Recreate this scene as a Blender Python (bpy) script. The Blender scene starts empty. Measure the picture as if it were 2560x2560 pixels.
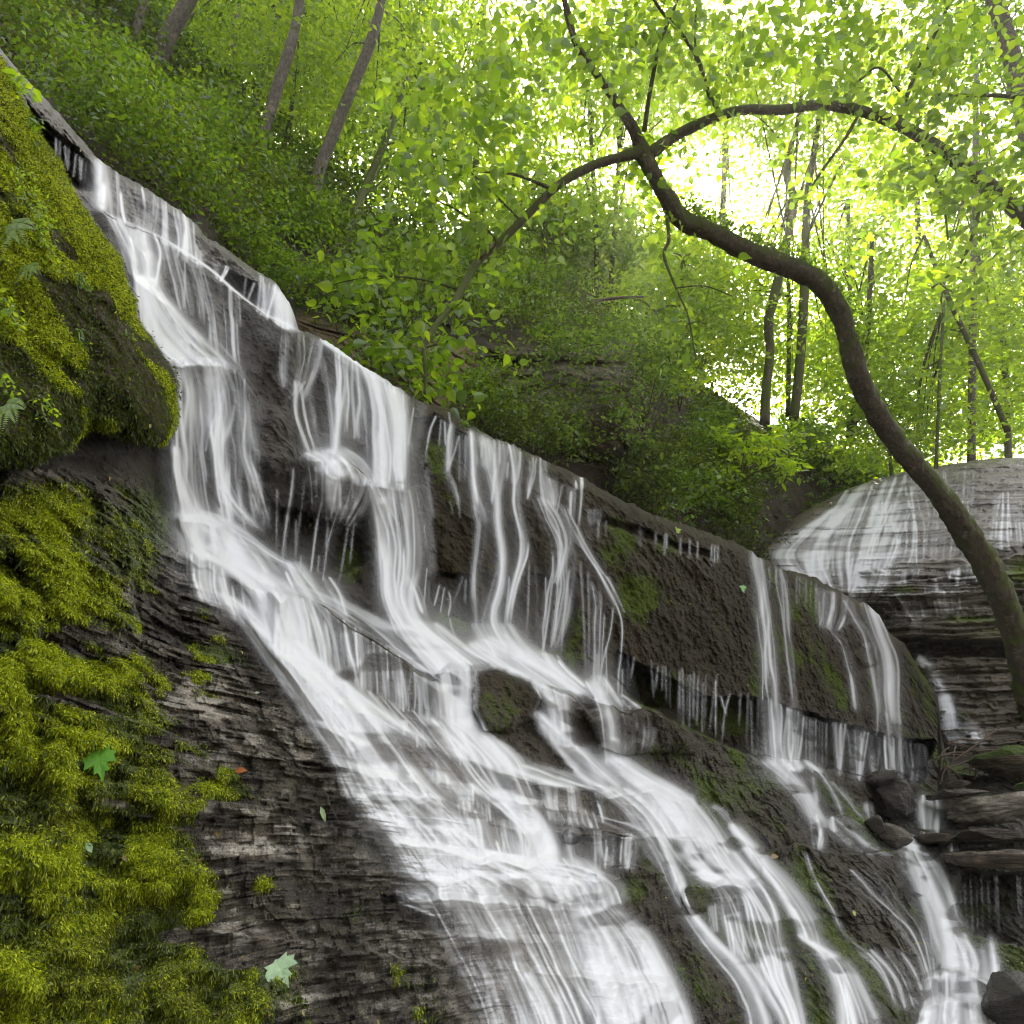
import bpy, math, random
import numpy as np
random.seed(7)
RNG = np.random.default_rng(11)
scn = bpy.context.scene
COL = scn.collection
PI = math.pi

# ------------------------------------------------------------------ camera model
F = 1800.0
PITCH = math.radians(27)
CP, SP = math.cos(PITCH), math.sin(PITCH)
CAMZ = 1.5
def P(px, py, d):
    """a point at view depth d (metres) in the direction measured on the photograph"""
    px = np.asarray(px, float); py = np.asarray(py, float); d = np.asarray(d, float)
    x = (px-1280)/F*d; y = (1280-py)/F*d
    return np.stack([x, d*CP - y*SP, d*SP + y*CP + CAMZ], -1)
def proj(p):
    X, Y, Z = p[..., 0], p[..., 1], p[..., 2]-CAMZ
    d = Y*CP + Z*SP; y = -Y*SP + Z*CP
    return 1280 + F*X/d, 1280 - F*y/d, d
def wall_d(px, py):
    """depth of the vertical plane the long falls run along (45 degrees to the view)"""
    x = (px-1280)/F; y = (1280-py)/F
    return 4.48/np.maximum(CP - y*SP - x, .33)

# ------------------------------------------------------------------ noise
def _h(ix, iy, iz):
    n = (ix.astype(np.int64)*374761393 + iy.astype(np.int64)*668265263 + iz.astype(np.int64)*2147483647*3 + iz.astype(np.int64)*974634777) & 0xffffffff
    n = ((n ^ (n >> 13))*1274126177) & 0xffffffff
    n = n ^ (n >> 16)
    return (n & 0xffff).astype(np.float32)/65535.0
def vnoise(x, y, z=None):
    x = np.asarray(x, np.float32); y = np.asarray(y, np.float32)
    x0 = np.floor(x); y0 = np.floor(y); fx = x-x0; fy = y-y0
    fx = fx*fx*(3-2*fx); fy = fy*fy*(3-2*fy)
    x0 = x0.astype(np.int64); y0 = y0.astype(np.int64)
    if z is None:
        zi = np.zeros_like(x0)
        a = _h(x0, y0, zi); b = _h(x0+1, y0, zi); c = _h(x0, y0+1, zi); d = _h(x0+1, y0+1, zi)
        return (a+(b-a)*fx)*(1-fy) + (c+(d-c)*fx)*fy
    z = np.asarray(z, np.float32); z0 = np.floor(z); fz = z-z0; fz = fz*fz*(3-2*fz); z0 = z0.astype(np.int64)
    def pl(zi):
        a = _h(x0, y0, zi); b = _h(x0+1, y0, zi); c = _h(x0, y0+1, zi); d = _h(x0+1, y0+1, zi)
        return (a+(b-a)*fx)*(1-fy) + (c+(d-c)*fx)*fy
    return pl(z0)*(1-fz) + pl(z0+1)*fz
def fbm(x, y, z=None, octv=4, gain=.5):
    s = 0; a = 1; t = 0
    if z is not None: x, y, z = .72*x+.48*y-.50*z, -.60*x+.78*y-.15*z, .34*x+.41*y+.85*z
    for i in range(octv):
        k = 2.03**i
        s = s + a*(vnoise(x*k+i*13.1, y*k+i*7.7, None if z is None else z*k+i*3.3)*2-1); t += a; a *= gain
        if z is not None: x, y, z = .80*x-.60*z, .36*x+.80*y+.48*z, .48*x-.60*y+.64*z
    return s/t
def sstep(a, b, x):
    t = np.clip((x-a)/(b-a), 0, 1); return t*t*(3-2*t)
def strata(p, T=(.075, .03, .013), W=(.5, .32, .18), lat=2.0, seed=0.):
    X, Y, Z = p[..., 0], p[..., 1], p[..., 2]
    zz = Z + .05*fbm(X*.8+seed, Y*.8, octv=3) + .010*fbm(X*6, Y*6, octv=2)
    s = 0
    for t, w in zip(T, W):
        q = zz/t; q = q + .45*fbm(q*.37, q*0+t*90, octv=1)
        idx = np.floor(q); f = q-idx
        n = vnoise(X*lat*(.06/t)**.45+idx*17.3, Y*lat*(.06/t)**.45+idx*5.7+seed)
        n2 = vnoise(X*lat*4+idx*3.3, Y*lat*4-idx*9.1+seed)
        cu = (X*.75+Y*.66)*lat*(.06/t)**.6*1.3 + idx*7.31 + 1.1*vnoise(X*9+idx, Y*9, Z*9)
        cell = _h(np.floor(cu), idx, np.zeros_like(idx)+int(seed*7+t*900))
        v = .62*(sstep(.22, .78, n*.68+n2*.32)*2-1) + .55*(cell*2-1)
        v = v - .22*(1-f)
        s = s + w*v
    return s

# ------------------------------------------------------------------ polygons and lines in photograph measurements
def poly_sd(px, py, pts):
    """signed distance, positive inside"""
    pts = np.asarray(pts, float); n = len(pts)
    d2 = np.full(px.shape, 1e12); ins = np.zeros(px.shape, bool)
    for i in range(n):
        ax, ay = pts[i]; bx, by = pts[(i+1) % n]
        ex, ey = bx-ax, by-ay
        t = np.clip(((px-ax)*ex+(py-ay)*ey)/(ex*ex+ey*ey+1e-9), 0, 1)
        d2 = np.minimum(d2, (px-ax-t*ex)**2+(py-ay-t*ey)**2)
        if ay != by:
            c = ((ay > py) != (by > py)) & (px < ex*(py-ay)/(by-ay)+ax)
            ins ^= c
    d = np.sqrt(d2)
    return np.where(ins, d, -d)
def line_y(px, pts):
    pts = np.asarray(pts, float)
    return np.interp(px, pts[:, 0], pts[:, 1])

# ------------------------------------------------------------------ mesh helpers
def make_mesh(name, V, Fq, mat, parent=None, smooth=True, attrs=None, tri=False, matrix=None):
    me = bpy.data.meshes.new(name)
    V = np.ascontiguousarray(V, np.float32).reshape(-1, 3)
    Fq = np.ascontiguousarray(Fq, np.int32)
    k = Fq.shape[1]
    me.vertices.add(len(V)); me.vertices.foreach_set('co', V.ravel())
    me.loops.add(Fq.size); me.loops.foreach_set('vertex_index', Fq.ravel())
    me.polygons.add(len(Fq)); me.polygons.foreach_set('loop_start', np.arange(0, Fq.size, k, dtype=np.int32))
    if attrs:
        for an, av in attrs.items():
            av = np.asarray(av, np.float32)
            if av.ndim == 1:
                a = me.attributes.new(an, 'FLOAT', 'POINT'); a.data.foreach_set('value', av)
            else:
                a = me.attributes.new(an, 'FLOAT_COLOR', 'POINT')
                c = np.ones((len(V), 4), np.float32); c[:, :3] = av; a.data.foreach_set('color', c.ravel())
    me.update(calc_edges=True); me.validate()
    if smooth: me.shade_smooth()
    if mat: me.materials.append(mat)
    o = bpy.data.objects.new(name, me); COL.objects.link(o)
    if parent: o.parent = parent
    return o
def tag(o, label=None, cat=None, group=None, kind=None):
    if label: o['label'] = label
    if cat: o['category'] = cat
    if group: o['group'] = group
    if kind: o['kind'] = kind
    return o
def empty(name, label, cat, group=None):
    o = bpy.data.objects.new(name, None); COL.objects.link(o); o.empty_display_size = .2
    return tag(o, label, cat, group)
def grid_faces(nr, nc, keep=None):
    i = np.arange(nr-1)[:, None]*nc + np.arange(nc-1)[None, :]
    f = np.stack([i, i+1, i+nc+1, i+nc], -1).reshape(-1, 4)[:, ::-1]
    if keep is not None: f = f[keep.ravel()]
    return f
def compact(V, Fq, attrs):
    used = np.zeros(len(V), bool); used[Fq.ravel()] = True
    m = np.cumsum(used)-1
    return V[used], m[Fq], {k: v[used] for k, v in attrs.items()}

# ------------------------------------------------------------------ materials
def mat_new(name):
    m = bpy.data.materials.new(name); m.use_nodes = True
    nt = m.node_tree; nt.nodes.clear()
    return m, nt, nt.nodes, nt.links
def N(ns, t, **kw):
    n = ns.new(t)
    for k, v in kw.items():
        if k in n.inputs: n.inputs[k].default_value = v
        else: setattr(n, k, v)
    return n
def ramp(ns, pts):
    r = ns.new('ShaderNodeValToRGB'); e = r.color_ramp.elements
    while len(e) < len(pts): e.new(.5)
    for el, (p, c) in zip(e, pts):
        el.position = p; el.color = c if len(c) == 4 else (*c, 1)
    return r
def mixc(ns, ls, fac, a, b, bt='MIX'):
    m = ns.new('ShaderNodeMix'); m.data_type = 'RGBA'; m.blend_type = bt
    for sock, v in ((0, fac), (6, a), (7, b)):
        if hasattr(v, 'links'): ls.new(v, m.inputs[sock])
        else: m.inputs[sock].default_value = v if not isinstance(v, tuple) or len(v) == 4 else (*v, 1)
    return m.outputs[2]
def mth(ns, ls, op, a, b=0., clamp=False):
    m = ns.new('ShaderNodeMath'); m.operation = op; m.use_clamp = clamp
    for i, v in enumerate((a, b)):
        if hasattr(v, 'links'): ls.new(v, m.inputs[i])
        else: m.inputs[i].default_value = v
    return m.outputs[0]
def noise(ns, ls, vec, scale, detail=4, rough=.55):
    n = ns.new('ShaderNodeTexNoise'); n.inputs['Scale'].default_value = scale
    n.inputs['Detail'].default_value = detail; n.inputs['Roughness'].default_value = rough
    if vec is not None: ls.new(vec, n.inputs['Vector'])
    return n.outputs['Fac']

def rock_material(name, bump=1.0, wet=True, moss_hi=(.16, .21, .012), moss_lo=(.03, .055, .006), grain=1.0):
    m, nt, ns, ls = mat_new(name)
    out = ns.new('ShaderNodeOutputMaterial'); b = ns.new('ShaderNodeBsdfPrincipled'); ls.new(b.outputs[0], out.inputs[0])
    geo = ns.new('ShaderNodeNewGeometry'); pos = geo.outputs['Position']
    col = N(ns, 'ShaderNodeAttribute', attribute_name='col'); ms = N(ns, 'ShaderNodeAttribute', attribute_name='moss')
    n1 = noise(ns, ls, pos, 9*grain, 6, .65); n2 = noise(ns, ls, pos, 70*grain, 4, .7); n3 = noise(ns, ls, pos, 260*grain, 3, .7)
    # bedding-parallel streaks
    mp = ns.new('ShaderNodeMapping'); mp.inputs['Scale'].default_value = (3, 3, 60); ls.new(pos, mp.inputs[0])
    n4 = noise(ns, ls, mp.outputs[0], 1.5, 4, .6)
    f = mth(ns, ls, 'ADD', mth(ns, ls, 'MULTIPLY', n1, .8), mth(ns, ls, 'MULTIPLY', n2, .7))
    f = mth(ns, ls, 'ADD', f, mth(ns, ls, 'MULTIPLY', n4, .5))
    r1 = ramp(ns, [(.30, (.25, .24, .23)), (.5, (.85, .83, .8)), (.66, (1.9, 1.75, 1.6))])
    ls.new(mth(ns, ls, 'MULTIPLY', f, .5), r1.inputs[0])
    c = mixc(ns, ls, 1.0, col.outputs['Color'], r1.outputs[0], 'MULTIPLY')
    # rusty and dark organic film
    film = ramp(ns, [(.45, (0, 0, 0)), (.62, (1, 1, 1))]); ls.new(noise(ns, ls, pos, 3.1*grain, 5, .6), film.inputs[0])
    c = mixc(ns, ls, mth(ns, ls, 'MULTIPLY', film.outputs[0], .5), c, (.035, .022, .012), 'MIX')
    # small pale grains
    sp = ramp(ns, [(.66, (0, 0, 0)), (.72, (1, 1, 1))]); ls.new(n3, sp.inputs[0])
    c = mixc(ns, ls, mth(ns, ls, 'MULTIPLY', sp.outputs[0], .35), c, (.30, .28, .25))
    # moss
    mr = ramp(ns, [(.25, moss_lo), (.5, tuple(x*.5+y*.5 for x, y in zip(moss_lo, moss_hi))), (.75, moss_hi)])
    ls.new(noise(ns, ls, pos, 28, 6, .75), mr.inputs[0])
    mf = mth(ns, ls, 'ADD', ms.outputs['Fac'], mth(ns, ls, 'MULTIPLY', mth(ns, ls, 'SUBTRACT', noise(ns, ls, pos, 22, 6, .7), .5), 1.6))
    mm = ramp(ns, [(.42, (0, 0, 0)), (.62, (1, 1, 1))]); ls.new(mf, mm.inputs[0])
    c = mixc(ns, ls, mm.outputs[0], c, mr.outputs[0])
    ls.new(c, b.inputs['Base Color'])
    rr = ramp(ns, [(.35, (.10,)*3), (.60, (.40,)*3)]) if wet else ramp(ns, [(.35, (.55,)*3), (.62, (.9,)*3)])
    ls.new(n1, rr.inputs[0])
    wa = N(ns, 'ShaderNodeAttribute', attribute_name='wet')
    rg = mixc(ns, ls, wa.outputs['Fac'], (.62, .62, .62), rr.outputs[0]) if wet else rr.outputs[0]
    rg = mixc(ns, ls, mm.outputs[0], rg, (.85, .85, .85))
    ls.new(rg, b.inputs['Roughness'])
    if wet: ls.new(mth(ns, ls, 'ADD', mth(ns, ls, 'MULTIPLY', wa.outputs['Fac'], .8), .06), b.inputs['Specular IOR Level'])
    else: b.inputs['Specular IOR Level'].default_value = .3
    bm = ns.new('ShaderNodeBump'); bm.inputs['Strength'].default_value = 1.0*bump; bm.inputs['Distance'].default_value = .02
    hgt = mth(ns, ls, 'ADD', mth(ns, ls, 'MULTIPLY', n2, 1.0), mth(ns, ls, 'MULTIPLY', n3, .45))
    hgt = mth(ns, ls, 'ADD', hgt, mth(ns, ls, 'MULTIPLY', n4, .9))
    ls.new(hgt, bm.inputs['Height']); ls.new(bm.outputs[0], b.inputs['Normal'])
    return m

def leaf_material(name, ca, cb, cc, trans=.5, rough=.45, gloss=.08):
    m, nt, ns, ls = mat_new(name)
    out = ns.new('ShaderNodeOutputMaterial')
    geo = ns.new('ShaderNodeNewGeometry')
    r = ramp(ns, [(0, ca), (.55, cb), (1, cc)]); ls.new(geo.outputs['Random Per Island'], r.inputs[0])
    df = ns.new('ShaderNodeBsdfDiffuse'); tr = ns.new('ShaderNodeBsdfTranslucent'); gl = ns.new('ShaderNodeBsdfGlossy')
    gl.inputs['Roughness'].default_value = rough
    ls.new(r.outputs[0], df.inputs[0])
    tc = mixc(ns, ls, 1.0, r.outputs[0], (2.35, 2.2, .6), 'MULTIPLY'); ls.new(tc, tr.inputs[0])
    gl.inputs[0].default_value = (.8, .85, .8, 1)
    m1 = ns.new('ShaderNodeMixShader'); m1.inputs[0].default_value = trans
    ls.new(df.outputs[0], m1.inputs[1]); ls.new(tr.outputs[0], m1.inputs[2])
    m2 = ns.new('ShaderNodeMixShader'); m2.inputs[0].default_value = gloss
    ls.new(m1.outputs[0], m2.inputs[1]); ls.new(gl.outputs[0], m2.inputs[2]); ls.new(m2.outputs[0], out.inputs[0])
    return m

def bark_material(name, ca, cb, moss=.0):
    m, nt, ns, ls = mat_new(name)
    out = ns.new('ShaderNodeOutputMaterial'); b = ns.new('ShaderNodeBsdfPrincipled'); ls.new(b.outputs[0], out.inputs[0])
    geo = ns.new('ShaderNodeNewGeometry'); pos = geo.outputs['Position']
    mp = ns.new('ShaderNodeMapping'); mp.inputs['Scale'].default_value = (1, 1, .35); ls.new(pos, mp.inputs[0])
    n1 = noise(ns, ls, mp.outputs[0], 30, 6, .7); n2 = noise(ns, ls, pos, 4, 5, .6)
    r = ramp(ns, [(.3, ca), (.7, cb)]); ls.new(n1, r.inputs[0])
    c = r.outputs[0]
    if moss > 0:
        sx = ns.new('ShaderNodeSeparateXYZ'); ls.new(geo.outputs['Normal'], sx.inputs[0])
        f = mth(ns, ls, 'ADD', mth(ns, ls, 'MULTIPLY', sx.outputs[2], .35), n2)
        mr = ramp(ns, [(.60-moss*.25, (0, 0, 0)), (.70-moss*.25, (1, 1, 1))]); ls.new(f, mr.inputs[0])
        c = mixc(ns, ls, mr.outputs[0], c, (.06, .075, .010))
        n3 = ramp(ns, [(.60, (0, 0, 0)), (.68, (1, 1, 1))]); ls.new(noise(ns, ls, pos, 7, 4, .6), n3.inputs[0])
        c = mixc(ns, ls, mth(ns, ls, 'MULTIPLY', n3.outputs[0], .7), c, (.24, .20, .14))
    ls.new(c, b.inputs['Base Color']); b.inputs['Roughness'].default_value = .85
    bm = ns.new('ShaderNodeBump'); bm.inputs['Strength'].default_value = .8; bm.inputs['Distance'].default_value = .02
    ls.new(n1, bm.inputs['Height']); ls.new(bm.outputs[0], b.inputs['Normal'])
    return m

def simple_mat(name, c, rough=.7, trans=0., var=.3, scale=20):
    m, nt, ns, ls = mat_new(name)
    out = ns.new('ShaderNodeOutputMaterial'); b = ns.new('ShaderNodeBsdfPrincipled')
    geo = ns.new('ShaderNodeNewGeometry')
    r = ramp(ns, [(.3, tuple(x*(1-var) for x in c)), (.7, tuple(min(1, x*(1+var)) for x in c))])
    ls.new(noise(ns, ls, geo.outputs['Position'], scale, 5, .6), r.inputs[0]); ls.new(r.outputs[0], b.inputs['Base Color'])
    b.inputs['Roughness'].default_value = rough
    if trans > 0:
        t = ns.new('ShaderNodeBsdfTranslucent'); ls.new(r.outputs[0], t.inputs[0])
        mx = ns.new('ShaderNodeMixShader'); mx.inputs[0].default_value = trans
        ls.new(b.outputs[0], mx.inputs[1]); ls.new(t.outputs[0], mx.inputs[2]); ls.new(mx.outputs[0], out.inputs[0])
    else: ls.new(b.outputs[0], out.inputs[0])
    return m

def water_material():
    m, nt, ns, ls = mat_new('silky_water')
    out = ns.new('ShaderNodeOutputMaterial')
    at = N(ns, 'ShaderNodeAttribute', attribute_name='dens')
    df = ns.new('ShaderNodeBsdfDiffuse'); df.inputs[0].default_value = (.94, .945, .97, 1)
    tl = ns.new('ShaderNodeBsdfTranslucent'); tl.inputs[0].default_value = (.93, .94, .97, 1)
    gl = ns.new('ShaderNodeBsdfGlossy'); gl.inputs['Roughness'].default_value = .35; gl.inputs[0].default_value = (.9, .92, 1, 1)
    a = ns.new('ShaderNodeMixShader'); a.inputs[0].default_value = .35; ls.new(df.outputs[0], a.inputs[1]); ls.new(tl.outputs[0], a.inputs[2])
    g = ns.new('ShaderNodeMixShader'); g.inputs[0].default_value = .10; ls.new(a.outputs[0], g.inputs[1]); ls.new(gl.outputs[0], g.inputs[2])
    tp = ns.new('ShaderNodeBsdfTransparent')
    mx = ns.new('ShaderNodeMixShader')
    ls.new(at.outputs['Fac'], mx.inputs[0]); ls.new(tp.outputs[0], mx.inputs[1]); ls.new(g.outputs[0], mx.inputs[2])
    ls.new(mx.outputs[0], out.inputs[0])
    return m

M_ROCK = rock_material('wet_rock', moss_hi=(.12, .17, .012), moss_lo=(.018, .032, .005))
M_SLIDE = rock_material('slide_rock', bump=.6)
M_HILL = rock_material('hill_soil', bump=1.0, wet=False, moss_hi=(.05, .09, .015), moss_lo=(.015, .03, .006), grain=.7)
M_BOULDER = rock_material('boulder_rock', moss_hi=(.10, .15, .012))
M_WATER = water_material()
M_MOSS = leaf_material('moss_fronds', (.15, .20, .006), (.31, .38, .012), (.50, .53, .03), trans=.25, gloss=.02)
M_MOSSO = leaf_material('shade_olive_moss_fronds', (.065, .08, .008), (.15, .18, .010), (.25, .27, .02), trans=.25, gloss=.03)  # olive moss, its darker tone painting shade between the bright cushions
M_MOSSD = leaf_material('dark_moss_fronds', (.03, .05, .008), (.06, .085, .012), (.10, .12, .02), trans=.25, gloss=.02)
M_LEAF_A = leaf_material('spring_leaves', (.10, .175, .018), (.165, .26, .025), (.25, .33, .035), trans=.67)
M_LEAF_B = leaf_material('green_leaves', (.035, .08, .012), (.07, .14, .018), (.12, .20, .025), trans=.58)
M_LEAF_N = leaf_material('broad_leaves', (.06, .12, .018), (.115, .20, .022), (.20, .29, .03), trans=.65)
M_UNDER = leaf_material('undergrowth_leaves', (.040, .088, .012), (.088, .165, .018), (.155, .24, .025), trans=.45)
M_UNDER_SHADE = leaf_material('shade_toned_undergrowth', (.028, .045, .008), (.055, .085, .011), (.10, .13, .015), trans=.4)  # darker copy of the undergrowth leaves, painting shade between the clumps
M_BARK = bark_material('mossy_bark', (.03, .023, .014), (.13, .105, .07), moss=1.25)
M_BARK2 = bark_material('grey_bark', (.05, .042, .032), (.17, .15, .12), moss=.25)
M_TWIG = simple_mat('dead_wood', (.09, .06, .04), .8)

# ------------------------------------------------------------------ the long escarpment: depth field
CREST = [(-260, -190), (-100, -10), (0, 120), (60, 192), (130, 265), (200, 345), (238, 392), (262, 412), (330, 455), (400, 492), (450, 525), (490, 560), (520, 598), (560, 618), (600, 645), (645, 682),
 (690, 712), (722, 755), (736, 790), (746, 824), (800, 845), (870, 890), (940, 935), (1000, 975), (1015, 985), (1100, 1022), (1200, 1075), (1330, 1135), (1450, 1190), (1560, 1250),
 (1640, 1290), (1760, 1325), (1850, 1360), (1900, 1390), (1960, 1420), (2040, 1450), (2100, 1480), (2160, 1505), (2200, 1540), (2225, 1580), (2260, 1610), (2290, 1660),
 (2325, 1710), (2345, 1745), (2354, 1850), (2372, 1905), (2450, 1885), (2560, 1895), (2800, 1895)]
KC = [(240, 400, 1.02), (450, 520, 1.02), (640, 700, 1.02), (740, 830, 1), (1000, 985, 1), (1300, 1130, 1), (1600, 1290, 1), (1900, 1390, 1), (2100, 1490, 1), (2230, 1620, 1),
 (500, 1000, .97), (700, 1150, .97), (950, 1250, .965), (1250, 1300, .98), (1450, 1400, .98), (1700, 1500, .975), (2000, 1650, .98), (2200, 1750, .98),
 (470, 1330, .93), (700, 1420, .95), (1050, 1570, .95), (1250, 1620, .955), (1500, 1720, .95), (1750, 1850, .955), (1950, 1900, .96), (2200, 1950, .95),
 (600, 1560, .88), (800, 1640, .88), (1100, 1800, .88), (1300, 1850, .885), (1550, 1950, .9), (1800, 2050, .9), (2050, 2080, .9),
 (750, 1850, .83), (1000, 2100, .81), (1350, 2160, .80), (1500, 2160, .82), (1700, 2250, .82), (1950, 2300, .80), (2150, 2350, .76),
 (1250, 2560, .74), (1500, 2560, .73), (1800, 2560, .72), (2100, 2560, .68),
 (500, 1550, .86), (450, 1450, .87), (300, 1250, .80), (100, 1250, .72), (0, 1400, .68), (200, 1500, .72), (300, 1700, .74), (0, 1800, .66), (250, 1900, .71), (100, 2150, .665),
 (500, 2000, .74), (700, 2200, .76), (400, 2300, .70), (0, 2560, .62), (500, 2560, .67), (900, 2500, .72), (0, 150, .97), (0, 600, .84), (200, 800, .86), (350, 1000, .89), (-250, 1000, .75), (-250, 2000, .62), (-250, 0, .95)]
AC = [(2340, 1950, 8.9), (2450, 1950, 9.0), (2560, 1900, 9.6), (2750, 1900, 9.9), (2400, 2100, 7.4), (2600, 2100, 7.8), (2350, 2350, 5.8), (2550, 2350, 6.2), (2400, 2600, 4.7), (2750, 2600, 5.2), (2320, 1780, 9.9), (2700, 2300, 6.8)]
ctr = np.array([(x, y, math.log(k*wall_d(x, y))) for x, y, k in KC] + [(x, y, math.log(d)) for x, y, d in AC])
def tps_fit(c):
    n = len(c); q = c[:, :2]/1000.
    r = np.hypot(q[:, None, 0]-q[None, :, 0], q[:, None, 1]-q[None, :, 1])
    K = np.where(r > 0, r*r*np.log(r+1e-12), 0) + np.eye(n)*2e-3
    Pm = np.hstack([np.ones((n, 1)), q]); A = np.zeros((n+3, n+3)); A[:n, :n] = K; A[:n, n:] = Pm; A[n:, :n] = Pm.T
    return q, np.linalg.solve(A, np.concatenate([c[:, 2], np.zeros(3)]))
def tps_eval(fit, px, py):
    q, w = fit; sh = px.shape; x = px.ravel()/1000.; y = py.ravel()/1000.; out = np.empty(x.shape); n = len(q)
    for s in range(0, len(x), 120000):
        xs, ys = x[s:s+120000], y[s:s+120000]
        r2 = (xs[:, None]-q[None, :, 0])**2+(ys[:, None]-q[None, :, 1])**2
        out[s:s+120000] = (.5*r2*np.log(r2+1e-12)) @ w[:n] + w[n] + w[n+1]*xs + w[n+2]*ys
    return out.reshape(sh)
FIT = tps_fit(ctr)
# ledge lips: (line, relative step, fade-out length below)
LIPS = [
 ([(250, 526), (330, 560), (400, 590), (500, 655), (560, 705), (600, 740), (660, 780), (750, 830)], -.050, 420),
 ([(330, 690), (420, 762), (520, 850)], -.018, 90),
 ([(425, 905), (500, 900), (600, 925), (640, 985)], -.035, 150),
 ([(600, 925), (660, 1000), (700, 1010)], -.02, 250),
 ([(765, 1138), (850, 1138), (920, 1190), (945, 1245)], -.055, 110),
 ([(915, 1208), (1032, 1220)], -.03, 110),
 ([(470, 1385), (560, 1420), (680, 1480), (700, 1500)], -.040, 110),
 ([(440, 1285), (560, 1300)], -.02, 70),
 ([(690, 1480), (790, 1500), (870, 1560), (930, 1592), (1010, 1650), (1100, 1712)], -.05, 130),
 ([(1085, 1695), (1130, 1672), (1190, 1668)], -.045, 110),
 ([(1335, 1700), (1430, 1742), (1482, 1792)], -.045, 100),
 ([(1484, 1752), (1530, 1755), (1552, 1772), (1650, 1768), (1700, 1800), (1745, 1860)], -.05, 110),
 ([(680, 1615), (770, 1690), (850, 1750), (960, 1800), (1100, 1800)],-.008, 60),
 ([(800, 1800), (900, 1850), (1000, 1855), (1140, 1880)], -.012, 50),
 ([(830, 1900), (940, 1935), (1060, 1945), (1150, 1960)], -.013, 60),
 ([(870, 1985), (1000, 1992), (1080, 1990), (1200, 2030), (1330, 2075)], -.022, 110),
 ([(960, 2045), (1100, 2060), (1220, 2110)], -.006, 50),
 ([(975, 2095), (1090, 2112), (1200, 2150), (1500, 2152)], -.014, 80),
 ([(1040, 2190), (1200, 2185), (1420, 2205), (1530, 2200)], -.005, 60),
 ([(1060, 2235), (1250, 2245), (1400, 2262), (1545, 2268)], -.018, 120),
 ([(1150, 2330), (1300, 2345), (1400, 2340)], -.012, 50), ([(1150, 2430), (1300, 2410), (1500, 2440), (1680, 2450)], -.015, 70),
 ([(1270, 1930), (1380, 1962), (1480, 1975), (1540, 1985)], -.03, 50), ([(1300, 1990), (1400, 2010), (1480, 2030)], -.02, 40), ([(1400, 2050), (1500, 2075), (1595, 2082)], -.03, 45),
 ([(1488, 2165), (1600, 2165), (1660, 2185)], -.035, 130),
 ([(1600, 2080), (1750, 2088), (1820, 2120)], -.02, 60), ([(1540, 1965), (1650, 1975), (1730, 2005)], -.02, 60),
 ([(1715, 2200), (1780, 2208), (1900, 2195), (1950, 2240)], -.03, 130),
 ([(1900, 2140), (1990, 2112), (2100, 2125), (2245, 2125)], -.035, 180),
 ([(2080, 2352), (2200, 2360), (2320, 2400)], -.022, 150), ([(1560, 2330), (1640, 2340), (1700, 2360)], -.015, 80),
 ([(2000, 2360), (2080, 2385)], -.02, 80),
 ([(2030, 2035), (2120, 2040), (2180, 2060)], -.02, 60),
 ([(2290, 2078), (2420, 2084), (2800, 2076)], -.03, 30), ([(2345, 2128), (2500, 2126), (2800, 2140)], -.05, 50), ([(2360, 2030), (2480, 1995), (2800, 1975)], -.03, 40),
 ([(2300, 2440), (2360, 2420), (2480, 2440)], -.03, 60), ([(2320, 2500), (2480, 2505)], -.02, 60),
 ([(0, 1180), (150, 1165), (230, 1200), (300, 1290), (340, 1400)], -.03, 120),
 ([(-250, 1380), (80, 1330), (200, 1420), (330, 1560)], -.02, 100), ([(-250, 1700), (100, 1730), (300, 1780), (440, 1840)], -.02, 90),
 ([(-250, 2090), (150, 2080), (400, 2120), (520, 2170)], -.018, 90), ([(-250, 2380), (200, 2370), (360, 2400)], -.02, 90),
 ([(440, 1780), (600, 1830), (800, 1960), (860, 2080)], -.015, 60), ([(520, 2330), (760, 2350), (1100, 2420)], -.018, 70),
]
ELL = [(1738, 2245, 36, 46, -.02), (740, 1200, 120, 90, -.02), (1430, 2090, 26, 22, -.03), (840, 1230, 80, 90, -.02), (2010, 1945, 45, 40, -.02),
 (2060, 1800, 1, 1, 0), (1600, 2260, 70, 60, -.015), (690, 1120, 70, 90, -.02), (2150, 2230, 120, 80, -.02), (1960, 2060, 90, 90, -.02), (2130, 1590, 36, 40, -.012), (2170, 1640, 30, 30, -.012)]
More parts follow.
